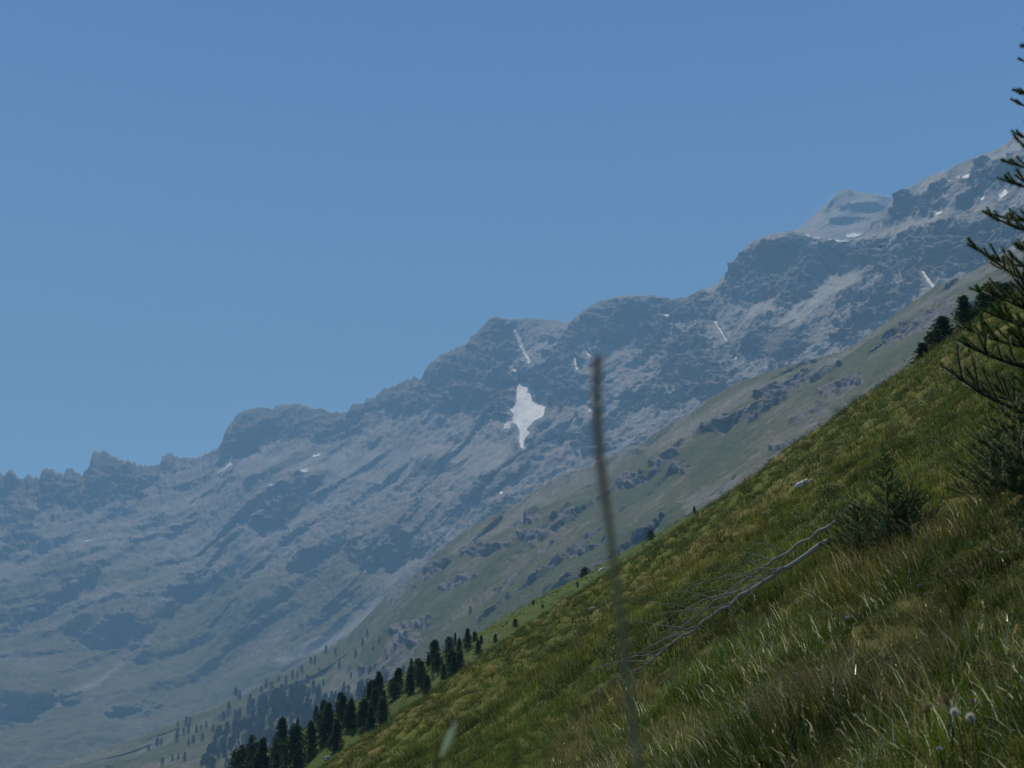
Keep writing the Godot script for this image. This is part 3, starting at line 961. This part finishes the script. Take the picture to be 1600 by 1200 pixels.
func build_trees(land: Dictionary) -> void:
	trunk_unit = trunk_mesh(1.0, 0.022, Color(0.06, 0.045, 0.035))
	crowns = [
		conifer_crown(120, 8, 5, 0.06, 0.36, 0.85, Color(0.039, 0.065, 0.021)),
		conifer_crown(120, 8, 5, 0.055, 0.34, 1.0, Color(0.036, 0.062, 0.022)),
		conifer_crown(100, 8, 5, 0.075, 0.50, 0.45, Color(0.047, 0.076, 0.021)),
		conifer_crown(100, 7, 5, 0.06, 0.34, 0.8, Color(0.047, 0.073, 0.023)),
		conifer_crown(60, 6, 5, 0.045, 0.24, 0.85, Color(0.042, 0.065, 0.022)),
		conifer_crown(44, 4, 4, 0.11, 0.24, 1.05, Color(0.034, 0.050, 0.020)),
		conifer_crown(40, 4, 4, 0.12, 0.30, 0.85, Color(0.038, 0.056, 0.020)),
	]
	for b in BELT:
		var foot := hill_at(b[0], b[1])
		var lay := foot
		if not foot.is_finite() or -foot.z < 95.0:
			lay = on_hill(b[0], b[1], 215.0)
		var r := ray(b[0], b[2])
		var d := Vector2(lay.x - eye.x, lay.z - eye.z).length()
		conifer(lay, maxf(0.6, eye.y + r.y * d - lay.y), b[3], "conifer", b[4], "conifers on the far part of the hillside")
	# smaller trees that fill the belt between the single ones
	var fill := 0
	while fill < 70:
		var px := rng.randf_range(372, 790)
		var sky_line := lerpf(1192, 980, (px - 372.0) / 418.0)
		var foot := hill_at(px, sky_line + rng.randf_range(0, 62))
		if not foot.is_finite() or -foot.z < 120.0:
			continue
		fill += 1
		var d := Vector2(foot.x, foot.z).length()
		conifer(foot, d * rng.randf_range(9.0, 46.0) * lerpf(1.2, 0.7, (px - 372.0) / 418.0) / F_PIXELS, [1, 0, 3, 1, 4, 2][fill % 6], "small_conifer", "small bushy conifer filling a gap between the taller belt trees", "small conifers filling the tree belt")
	for b in CREST:
		var foot := on_hill(b[0], 540.0, b[1])
		conifer(foot, eye.y + ray(b[0], b[2]).y * b[1] - foot.y, b[3], "pine_tree", b[4], "pines behind the right-hand crest", 1.6)
	# scattered trees low on the spur, then the dense wood
	for i in range(0, FOREST.size(), 2):
		var p := surface_point(land.spur, FOREST[i], FOREST[i + 1])
		var d := Vector2(p.x, p.z).length()
		var t := thing("far_conifer", p - Vector3(0, 0.5, 0))
		tag(t, "tiny dark conifer scattered singly on the hazy lower spur", "tree", "single conifers on the lower spur")
		var cr := part("crown", crowns[5 + i / 2 % 2], mat.needle, t)
		cr.basis = Basis(Vector3.UP, rng.randf() * TAU).scaled(Vector3.ONE * d * rng.randf_range(8.0, 14.0) / F_PIXELS)
	var wood := line([310, 1210, 345, 1150, 392, 1115, 440, 1088, 480, 1078, 520, 1098, 560, 1085, 615, 1065, 640, 1060, 640, 1090, 560, 1140, 480, 1200])
	var mm := MultiMesh.new()
	mm.transform_format = MultiMesh.TRANSFORM_3D
	mm.mesh = crowns[5]
	var spots: Array[Transform3D] = []
	while spots.size() < 640:
		var q := Vector2(rng.randf_range(305, 645), rng.randf_range(1055, 1210))
		if not Geometry2D.is_point_in_polygon(q, wood) or patch_noise.get_noise_2d(q.x * 0.5, q.y * 0.5) < rng.randf_range(-0.5, 0.15):
			continue
		var p := surface_point(land.spur, q.x, q.y)
		var k := Vector2(p.x, p.z).length() * rng.randf_range(8.0, 20.0) / F_PIXELS
		spots.append(Transform3D(Basis(Vector3.UP, rng.randf() * TAU).scaled(Vector3(k, k, k)), p))
	mm.instance_count = spots.size()
	for i in spots.size():
		mm.set_instance_transform(i, spots[i])
	var o := MultiMeshInstance3D.new()
	o.name = "far_forest"
	o.multimesh = mm
	o.material_override = mat.needle
	add_child(o)
	tag(o, "dense hazy conifer wood at the foot of the spur", "forest", "", "stuff")


# ------------------------------------------------------------------ larches close by
func rosette(s: Shape, p: Vector3, dir: Vector3, size: float, col: Color) -> void:
	var side := dir.cross(Vector3(0.2, 0.9, 0.37)).normalized()
	var up := side.cross(dir)
	var a0 := rng.randf() * TAU
	for k in 11:
		var a := a0 + TAU * k / 11.0
		var out := side * cos(a) + up * sin(a)
		var u := (out + dir * rng.randf_range(0.4, 1.0)).normalized() * size * rng.randf_range(0.7, 1.15)
		var w := u.cross(dir).normalized() * size * 0.10
		s.tri(p - w, p + w, p + u, col)


func sprig(wood: Shape, leaf: Shape, from: Vector3, dir: Vector3, length: float, thick: float, gap: float, size: float, bare: float, bark: Color, shade: Color) -> Array:
	# one curved twig with its needle tufts; returns its points
	var points := []
	var radii := []
	var p := from
	var steps := 7
	for k in steps + 1:
		points.append(p)
		radii.append(thick * lerpf(1.0, 0.25, float(k) / steps))
		p += dir * length / steps
		dir = (dir + Vector3(rng.randfn() * 0.05, 0.07 + rng.randfn() * 0.04, rng.randfn() * 0.05)).normalized()
	wood.tube(points, radii, 5, bark)
	var run := length * bare
	while run < length:
		var f := run / length * steps
		var i := mini(int(f), steps - 1)
		var q: Vector3 = points[i].lerp(points[i + 1], f - i)
		var g := rng.randf_range(0.7, 1.35)
		rosette(leaf, q, (points[i + 1] - points[i]).normalized(), size, Color(shade.r * g, shade.g * g, shade.b * g))
		run += gap * rng.randf_range(0.6, 1.4)
	return points


func larch(where: Vector3, tall: float, thick: float, spread: float, count: int, low: float, top_power: float, label: String, gap := 0.011, needle := 0.034, called := "larch") -> void:
	var t := thing(called, where)
	tag(t, label, "tree")
	var bark := Color(0.055, 0.042, 0.032)
	var shade := Color(0.055, 0.09, 0.02)
	part("trunk", trunk_mesh(tall, thick, bark), mat.bark, t)
	for b in count:
		var f := (b + rng.randf_range(0.0, 0.8)) / count
		var y := lerpf(low, 0.985, f)
		var a := b * 2.39996 + rng.randf_range(-0.4, 0.4)
		var reach := spread * pow(1.03 - y, top_power) * rng.randf_range(0.7, 1.12)
		var dir := Vector3(cos(a), rng.randf_range(-0.12, 0.22) + 0.35 * y, sin(a)).normalized()
		var wood := Shape.new()
		var leaf := Shape.new()
		var start := Vector3(0, y * tall, 0)
		var w := thick * 0.34 * (1.15 - y)
		var pts := sprig(wood, leaf, start, dir, reach, maxf(w, 0.0022), gap, needle, 0.25, bark, shade)
		var twigs := int(reach / 0.075)
		for k in twigs:
			var at_ := lerpf(0.22, 0.95, float(k + rng.randf() * 0.6) / maxf(twigs, 1))
			var i := mini(int(at_ * 7.0), 6)
			var axis: Vector3 = (pts[i + 1] - pts[i]).normalized()
			var side := axis.cross(Vector3.UP).normalized() * (1.0 if k % 2 else -1.0)
			var td := (axis * 0.9 + side * rng.randf_range(0.3, 0.9) + Vector3.UP * rng.randf_range(0.1, 0.8)).normalized()
			sprig(wood, leaf, pts[i], td, reach * rng.randf_range(0.16, 0.40) * (1.2 - at_ * 0.6), maxf(w * 0.4, 0.0014), gap, needle, 0.08, bark, shade)
		var br := part("branch", wood.mesh(), mat.bark, t)
		part("needles", leaf.mesh(), mat.needle, br)


# ------------------------------------------------------------------ single things
func stone(px: float, py: float, across: float, flat: float, label: String) -> void:
	# ACROSS in picture pixels
	var p := hill_at(px, py)
	if not p.is_finite():
		p = on_hill(px, py, 180.0)
	var size := Vector2(p.x, p.z).length() * across / F_PIXELS * 0.5
	var s := Shape.new()
	var n := noise(int(px), 0.9, 2)
	var rings := 7
	var sides := 10
	var g := []
	for j in rings + 1:
		var row := []
		for i in sides + 1:
			var th := PI * j / rings
			var ph := TAU * (i % sides) / sides
			var v := Vector3(sin(th) * cos(ph), cos(th), sin(th) * sin(ph))
			v = v * (1.0 + 0.45 * n.get_noise_3dv(v))
			row.append(v * Vector3(1, flat, 0.7) * size)
		g.append(row)
	for j in rings:
		for i in sides:
			var k := rng.randf_range(0.85, 1.1)
			s.quad(g[j][i], g[j][i + 1], g[j + 1][i + 1], g[j + 1][i], Color(0.40 * k, 0.39 * k, 0.37 * k))
	var o := part(numbered("stone"), s.mesh(), mat.stone, self, p + Vector3(0, size * flat * 0.35 + 0.05, 0))
	o.rotation = Vector3(0, 0.3, 0.45)
	tag(o, label, "stone", "pale stones on the hillside")


func dead_branch(points: Array, thick: float, twigs: int, label: String) -> void:
	# a fallen, barkless stem lying on the grass; points in the picture
	var way := []
	var last := points.size() - 2
	var low := hill_at(points[0], points[1]) + Vector3(0, 0.2, 0)
	var high := hill_at(points[last], points[last + 1]) + Vector3(0, 0.32, 0)
	way = [low, low.lerp(high, 0.5) + Vector3(0.02, 0.05, 0.05), high]
	var t := thing("dead_branch", way[0])
	tag(t, label, "branch", "fallen dead branches")
	var grey := Color(0.29, 0.255, 0.215)
	var s := Shape.new()
	var fine := []
	var radii := []
	var base: Vector3 = way[0]
	var curve := Curve3D.new()
	for i in way.size():
		var a: Vector3 = way[maxi(i - 1, 0)]
		var b: Vector3 = way[mini(i + 1, way.size() - 1)]
		curve.add_point(way[i] - base, (a - b) * 0.12, (b - a) * 0.12)
	var length := curve.get_baked_length()
	for k in 33:
		fine.append(curve.sample_baked(length * k / 32.0) + Vector3(rng.randfn(), rng.randfn(), rng.randfn()) * 0.007)
		radii.append(thick * lerpf(0.25, 1.0, k / 32.0) * rng.randf_range(0.88, 1.15))
	s.tube(fine, radii, 8, grey)
	part("stem", s.mesh(), mat.bark, t)
	for k in twigs:
		var i := rng.randi_range(2, 29)
		var ws := Shape.new()
		var from: Vector3 = fine[i]
		var axis: Vector3 = (fine[i - 1] - fine[i + 1]).normalized()
		var dir := (axis * rng.randf_range(0.4, 1.0) + Vector3(rng.randf_range(-0.7, 0.2), rng.randf_range(-0.05, 0.7), rng.randf_range(-0.6, 0.6))).normalized()
		var pts := []
		var rad := []
		var p := from
		var l := rng.randf_range(0.15, 0.75)
		for m in 7:
			pts.append(p)
			rad.append(lerpf(thick * 0.28, 0.0018, m / 6.0))
			p += dir * l / 6.0
			dir = (dir + Vector3(-0.06, -0.14, 0) + Vector3(rng.randfn(), rng.randfn(), rng.randfn()) * 0.12).normalized()
		ws.tube(pts, rad, 5, grey * rng.randf_range(0.6, 1.0))
		for m in 2:
			var side := []
			var sr := []
			var q: Vector3 = pts[2 + m * 2]
			var sd := (dir + Vector3(rng.randfn(), rng.randfn() * 0.6, rng.randfn())).normalized()
			for r in 4:
				side.append(q)
				sr.append(lerpf(0.002, 0.001, r / 3.0))
				q += sd * l * 0.12
			ws.tube(side, sr, 4, grey * 0.8)
		part("twig", ws.mesh(), mat.bark, t)


func stem_between(a: Vector3, b: Vector3, sag: Vector3, steps: int) -> Array:
	var out := []
	for k in steps + 1:
		var f := float(k) / steps
		out.append(a.lerp(b, f) + sag * 4.0 * f * (1.0 - f))
	return out


func taper(steps: int, r0: float, r1: float) -> Array:
	var out := []
	for k in steps + 1:
		out.append(lerpf(r0, r1, float(k) / steps))
	return out


func spike_stalk() -> void:
	# the tall stalk with a long seed spike that stands right before the lens
	var top := at(934, 560, 0.62)
	var mid := at(952, 820, 0.62)
	var foot := at(1008, 1290, 0.61)
	var root := Vector3(foot.x + 0.02, hill(foot.x + 0.02, -foot.z), foot.z)
	var t := thing("grass_stalk", root)
	tag(t, "tall blurred brown grass stalk with a long seed spike close to the lens", "grass stalk")
	var s := Shape.new()
	var pts := [root - root, foot - root]
	pts.append_array(stem_between(foot - root, mid - root, Vector3(0.0, 0, 0), 5).slice(1))
	s.tube(pts, taper(6, 0.0020, 0.0019), 6, Color(0.20, 0.17, 0.09))
	part("stem", s.mesh(), mat.bark, t)
	var h := Shape.new()
	var line_ := stem_between(mid - root, top - root, Vector3(-0.0025, 0, 0), 12)
	var rad := []
	for k in 13:
		rad.append(0.0021 * (0.8 if k == 0 else 1.0) * (0.7 if k == 12 else 1.0) * rng.randf_range(0.9, 1.1))
	h.tube(line_, rad, 8, Color(0.26, 0.21, 0.17))
	for k in 700:
		var f := rng.randf() * 11.99
		var q: Vector3 = line_[int(f)].lerp(line_[int(f) + 1], f - int(f))
		var v := Vector3(rng.randfn(), rng.randfn() * 0.3, rng.randfn()).normalized()
		var u := (v + Vector3.UP * 0.7).normalized() * rng.randf_range(0.002, 0.0048)
		var w := u.cross(v).normalized() * 0.0006
		var c := Color(0.30, 0.24, 0.19) * rng.randf_range(0.6, 1.3)
		h.tri(q + v * 0.0014 - w, q + v * 0.0014 + w, q + v * 0.0014 + u, c)
	part("seed_spike", h.mesh(), mat.bark, t)


func bud_stalk(bottom: Vector2, tip: Vector2, distance: float, wide: float, stem_col: Color, bud_col: Color, tip_col: Color, label: String) -> void:
	var b := at(bottom.x, bottom.y, distance)
	var e := at(tip.x, tip.y, distance)
	var low := b - (e - b).normalized() * 0.10
	var root := Vector3(low.x, hill(low.x, -low.z), low.z)
	var t := thing("grass_bud", root)
	tag(t, label, "grass stalk")
	var s := Shape.new()
	var bud0 := b.lerp(e, 0.35)
	s.tube([Vector3.ZERO, low - root, b - root, bud0 - root], [0.0014, 0.0013, 0.0012, 0.0012], 6, stem_col)
	part("stem", s.mesh(), mat.blade, t)
	var h := Shape.new()
	var pts := stem_between(bud0 - root, e - root, Vector3(0.001, 0, 0), 8)
	h.tube(pts, [0.0012, 0.5 * wide, 0.75 * wide, 0.95 * wide, wide, 0.95 * wide, 0.7 * wide, 0.4 * wide, 0.0003], 8, bud_col)
	for k in 40:
		var f := rng.randf_range(4.0, 7.9)
		var q: Vector3 = pts[int(f)].lerp(pts[int(f) + 1], f - int(f))
		var u := ((e - bud0).normalized() + Vector3(rng.randfn(), rng.randfn(), rng.randfn()) * 0.35).normalized() * 0.004
		var w := u.cross(Vector3(rng.randfn(), rng.randfn(), rng.randfn())).normalized() * 0.0004
		h.tri(q - w, q + w, q + u, tip_col)
	part("bud", h.mesh(), mat.fluff, t)


func flower(called: String, px: float, py: float, foot_py: float, foot_px: float, kind: int, size: float, label: String) -> void:
	# SIZE in metres across the head
	var root := hill_at(foot_px, foot_py)
	var d := Vector2(root.x - eye.x, root.z - eye.z).length()
	var head := at(px, py, d - 0.3)
	var t := thing(called, root)
	tag(t, label, "flower")
	var s := Shape.new()
	var top := head - root
	var pts := stem_between(Vector3(0, -0.03, 0), top, Vector3(0.012, 0, 0.0), 7)
	s.tube(pts, taper(7, 0.0026, 0.0017), 6, Color(0.075, 0.06, 0.035))
	part("stem", s.mesh(), mat.blade, t)
	var h := Shape.new()
	if kind == 0:
		# white seed head: brown base and pale down
		var axis := Vector3(-0.35, 0.9, 0.2).normalized()
		var c := Shape.new()
		c.tube([top - axis * size * 0.35, top - axis * size * 0.2, top + axis * size * 0.12, top + axis * size * 0.25], [size * 0.10, size * 0.27, size * 0.25, size * 0.08], 10, Color(0.17, 0.09, 0.045))
		part("base", c.mesh(), mat.bark, t)
		for k in 520:
			var v := (axis * rng.randf_range(-0.1, 1.2) + Vector3(rng.randfn(), rng.randfn(), rng.randfn()) * 0.75).normalized()
			var w := v.cross(Vector3(rng.randfn(), rng.randfn(), rng.randfn())).normalized() * size * 0.02
			var a := top + axis * size * 0.06
			h.tri(a + v * size * 0.15 - w, a + v * size * 0.15 + w, a + v * size * rng.randf_range(0.35, 0.62), Color(0.80, 0.75, 0.64))
		part("down", h.mesh(), mat.fluff, t)
	elif kind == 1:
		# flat brown umbel: rays that end in tiny fruit
		var rays := Shape.new()
		for k in 22:
			var a := TAU * k / 22.0 + rng.randf() * 0.2
			var r := size * 0.5 * sqrt((k % 5 + 1) / 5.0)
			var e := top + Vector3(cos(a) * r, size * rng.randf_range(0.14, 0.26) + cos(a) * r * 0.45, sin(a) * r)
			rays.tube([top - Vector3(0, size * 0.2, 0), e], [0.0009, 0.0006], 4, Color(0.13, 0.09, 0.045))
			for m in 14:
				var p := e + Vector3(rng.randfn(), rng.randfn() * 0.5, rng.randfn()) * size * 0.05
				var u := Vector3(rng.randfn(), rng.randfn(), rng.randfn()).normalized() * size * 0.035
				var w := u.cross(Vector3(rng.randfn(), rng.randfn(), rng.randfn())).normalized() * size * 0.02
				h.quad(p - u, p - w, p + u, p + w, Color(0.30, 0.19, 0.085) * rng.randf_range(0.6, 1.2))
		part("rays", rays.mesh(), mat.bark, t)
		part("fruits", h.mesh(), mat.bark, t)
	else:
		# small purple or pinkish flower head
		var col := Color(0.30, 0.16, 0.26) if kind == 2 else Color(0.55, 0.46, 0.52)
		for k in 120:
			var v := Vector3(rng.randfn(), rng.randfn() * 0.7 + 0.4, rng.randfn()).normalized()
			var w := v.cross(Vector3(rng.randfn(), rng.randfn(), rng.randfn())).normalized() * size * 0.07
			h.tri(top - w, top + w, top + v * size * rng.randf_range(0.35, 0.6), col * rng.randf_range(0.7, 1.2))
		part("petals", h.mesh(), mat.fluff, t)


func bird(where: Vector3) -> void:
	var t := thing("bird", where)
	tag(t, "small dark bird soaring before the right-hand cliffs", "bird")
	var dark := Color(0.02, 0.018, 0.016)
	var s := Shape.new()
	s.tube([Vector3(0, 0, 0.42), Vector3(0, 0.01, 0.25), Vector3(0, 0.03, 0), Vector3(0, 0.04, -0.25), Vector3(0, 0.03, -0.38), Vector3(0, 0.0, -0.46)], [0.03, 0.09, 0.13, 0.10, 0.06, 0.01], 8, dark)
	part("body", s.mesh(), mat.bark, t)
	for side in [-1.0, 1.0]:
		var w := Shape.new()
		var lead := [Vector3(0.05, 0.05, -0.2), Vector3(0.5, 0.16, -0.26), Vector3(0.95, 0.2, -0.12), Vector3(1.15, 0.24, 0.05)]
		var trail := [Vector3(0.05, 0.02, 0.18), Vector3(0.5, 0.13, 0.2), Vector3(0.9, 0.18, 0.22), Vector3(1.12, 0.23, 0.16)]
		for k in 3:
			var m := Vector3(side, 1, 1)
			w.quad(lead[k] * m, lead[k + 1] * m, trail[k + 1] * m, trail[k] * m, dark)
			w.quad(lead[k] * m + Vector3(0, -0.02, 0), trail[k] * m + Vector3(0, -0.02, 0), trail[k + 1] * m + Vector3(0, -0.02, 0), lead[k + 1] * m + Vector3(0, -0.02, 0), dark)
		part("wing", w.mesh(), mat.bark, t)
	var tail := Shape.new()
	tail.quad(Vector3(-0.05, 0, 0.4), Vector3(0.05, 0, 0.4), Vector3(0.17, 0.0, 0.72), Vector3(-0.17, 0.0, 0.72), dark)
	part("tail", tail.mesh(), mat.bark, t)
	t.rotation = Vector3(0.9, 0.3, 0.55)


func build_details(_land: Dictionary) -> void:
	var foot := at(1606, 40, 9.6)
	var tip := foot.y + 0.05
	foot.y = hill(foot.x, -foot.z)
	larch(foot, tip - foot.y, 0.045, 1.08, 66, 0.05, 1.15, "dark green larch with sweeping boughs at the right edge")
	var sap := hill_at(1392, 872)
	var sd := Vector2(sap.x, sap.z).length()
	larch(sap, eye.y + ray(1397, 690).y * sd - sap.y, 0.009, 0.50, 64, 0.04, 1.1, "slim young larch above the dead branches", 0.016, 0.022, "larch_sapling")
	var low := hill_at(1345, 885)
	larch(low, 0.5, 0.009, 0.46, 60, 0.06, 0.6, "bushy low larch seedling left of the slim young larch", 0.014, 0.024, "larch_sapling")
	var low2 := hill_at(1425, 850)
	larch(low2, 0.4, 0.009, 0.42, 44, 0.06, 0.6, "small dark larch seedling right of the slim young larch", 0.014, 0.024, "larch_sapling")
	var low3 := hill_at(1560, 790)
	larch(low3, 0.55, 0.009, 0.5, 50, 0.06, 0.6, "shadowed larch seedling under the big larch's boughs", 0.018, 0.024, "larch_sapling")
	var low4 := hill_at(1606, 790)
	larch(low4, 0.7, 0.012, 0.62, 40, 0.05, 0.7, "dense dark larch bush against the right edge", 0.014, 0.03, "larch_sapling")
	var yellow := on_hill(1546, 520, 70.0)
	conifer(yellow, eye.y + ray(1546, 484).y * 70.0 - yellow.y, 3, "conifer", "small yellow-green conifer before the upper pair of pines", "")
	dead_branch([982, 1090, 1030, 1068, 1062, 1048, 1110, 1026, 1150, 1006, 1195, 972, 1240, 940, 1275, 918, 1298, 902], 0.021, 20, "longer silvery dead branch lying across the meadow")
	dead_branch([1045, 1026, 1085, 1005, 1130, 988, 1180, 965, 1215, 938, 1250, 912, 1285, 890, 1312, 868], 0.015, 18, "thinner darker dead branch lying just above the silvery one")
	stone(940, 893, 14, 0.5, "pale grey stone on the grass beside the tall stalk")
	stone(1256, 760, 30, 0.3, "long whitish stone slab lying on the upper slope")
	stone(775, 993, 7, 0.7, "tiny white stone among the last belt conifers")
	stone(512, 1187, 9, 0.8, "white stone below the bushy low conifers")
	stone(925, 955, 10, 0.5, "small pale stone left of the tall stalk")
	stone(1548, 558, 12, 0.3, "flat bright stone on the upper slope behind the larch")
	spike_stalk()
	bud_stalk(Vector2(676, 1212), Vector2(712, 1128), 1.05, 0.0031, Color(0.10, 0.13, 0.03), Color(0.75, 0.75, 0.40), Color(0.7, 0.6, 0.6), "blurred yellow-green grass bud at the bottom edge")
	bud_stalk(Vector2(678, 1215), Vector2(684, 1150), 1.05, 0.0018, Color(0.09, 0.12, 0.03), Color(0.14, 0.15, 0.05), Color(0.22, 0.10, 0.06), "thin blurred stem with a reddish tip beside the yellow-green bud")
	bud_stalk(Vector2(800, 1230), Vector2(804, 1160), 0.6, 0.0016, Color(0.05, 0.06, 0.02), Color(0.055, 0.06, 0.025), Color(0.06, 0.06, 0.03), "dark blurred stem tip at the bottom edge")
	flower("thistle_head", 1517, 1122, 1215, 1528, 0, 0.036, "white fluffy seed head with brown base, right of two")
	flower("thistle_head", 1492, 1114, 1225, 1506, 0, 0.034, "white fluffy seed head, left of two near the bottom right corner")
	flower("umbel_flower", 1479, 1094, 1180, 1486, 1, 0.07, "larger flat brown umbel above the white seed heads")
	flower("umbel_flower", 1447, 1110, 1190, 1452, 1, 0.05, "smaller flat brown umbel left of the larger one")
	flower("meadow_flower", 1467, 1170, 1215, 1470, 3, 0.022, "small pale pink flower head near the bottom right corner")
	flower("meadow_flower", 1324, 965, 990, 1326, 3, 0.03, "single pale flower head right of the dead branches")
	flower("meadow_flower", 1519, 1096, 1150, 1521, 2, 0.022, "dark purple flower head behind the white seed heads")
	flower("meadow_flower", 1438, 915, 945, 1439, 2, 0.025, "dark purple flower head below the slim young larch")
	flower("meadow_flower", 1485, 892, 925, 1487, 3, 0.024, "pinkish flower head in the grass below the big larch")
	flower("meadow_flower", 1566, 863, 900, 1568, 3, 0.024, "whitish flower head near the right edge")
	bird(at(1375, 386, 480.0))


func _ready() -> void:
	rng.seed = 4711
	hill_noise = noise(3, 1.6, 4)
	patch_noise = noise(4, 9.0, 3)
	eye = Vector3(0, hill(0, 0) + EYE_HEIGHT, 0)
	# camera
	var cam := Camera3D.new()
	cam.name = "camera"
	add_child(cam)
	cam.position = eye
	cam.rotation_degrees = Vector3(PITCH, 0, 0)
	var lens := CameraAttributesPhysical.new()
	lens.frustum_focal_length = FOCAL
	lens.frustum_focus_distance = 60.0
	lens.frustum_near = 0.1
	lens.frustum_far = 30000.0
	lens.exposure_aperture = 6.3
	cam.attributes = lens
	cam.fov = rad_to_deg(2.0 * atan(12.0 / FOCAL))
	cam.far = 30000.0
	cam.current = true
	# sky, air and exposure
	var sky_look := ProceduralSkyMaterial.new()
	sky_look.sky_top_color = Color(0.038, 0.117, 0.335).linear_to_srgb()
	sky_look.sky_energy_multiplier = 1.08
	sky_look.sky_horizon_color = Color(0.37, 0.69, 1.0).linear_to_srgb()
	sky_look.sky_curve = 0.16
	sky_look.ground_bottom_color = Color(0.06, 0.08, 0.08).linear_to_srgb()
	sky_look.ground_horizon_color = Color(0.12, 0.2, 0.3).linear_to_srgb()
	sky_look.sun_angle_max = 1.0
	var sky := Sky.new()
	sky.sky_material = sky_look
	var e := Environment.new()
	e.background_mode = Environment.BG_SKY
	e.sky = sky
	e.tonemap_mode = Environment.TONE_MAPPER_LINEAR
	e.tonemap_exposure = 1.15
	e.fog_enabled = true
	e.fog_density = 0.00021
	e.fog_light_color = Color(0.33, 0.66, 1.0).linear_to_srgb()
	e.sdfgi_enabled = true
	e.ssao_enabled = true
	e.ssil_enabled = true
	var world := WorldEnvironment.new()
	world.environment = e
	add_child(world)
	# the sun stands high ahead, a little to the left
	var sun := DirectionalLight3D.new()
	sun.name = "sun"
	sun.light_energy = 1.55
	sun.light_color = Color(1.0, 0.95, 0.86)
	sun.light_angular_distance = 0.53
	sun.shadow_enabled = true
	add_child(sun)
	sun.look_at_from_position(Vector3(-0.129, 0.866, -0.483), Vector3.ZERO, Vector3.UP)
	mat.earth = paint(0.95, 0.2)
	mat.snow = paint(0.7, 0.3)
	mat.blade = paint(0.26, 0.45, 0.7)
	mat.tussock = paint(0.6, 0.22, 0.7)
	mat.shrub = paint(0.8, 0.3, 0.3)
	mat.needle = paint(0.6, 0.35, 0.5)
	mat.bark = paint(0.9, 0.25)
	mat.stone = paint(0.85, 0.3)
	mat.fluff = paint(0.9, 0.2, 0.3)
	mat.turf = StandardMaterial3D.new()
	mat.turf.albedo_color = Color(0.11, 0.13, 0.055).linear_to_srgb()
	mat.turf.roughness = 0.95
	var land := build_mountains()
	build_hill()
	build_grass()
	build_trees(land)
	build_details(land)
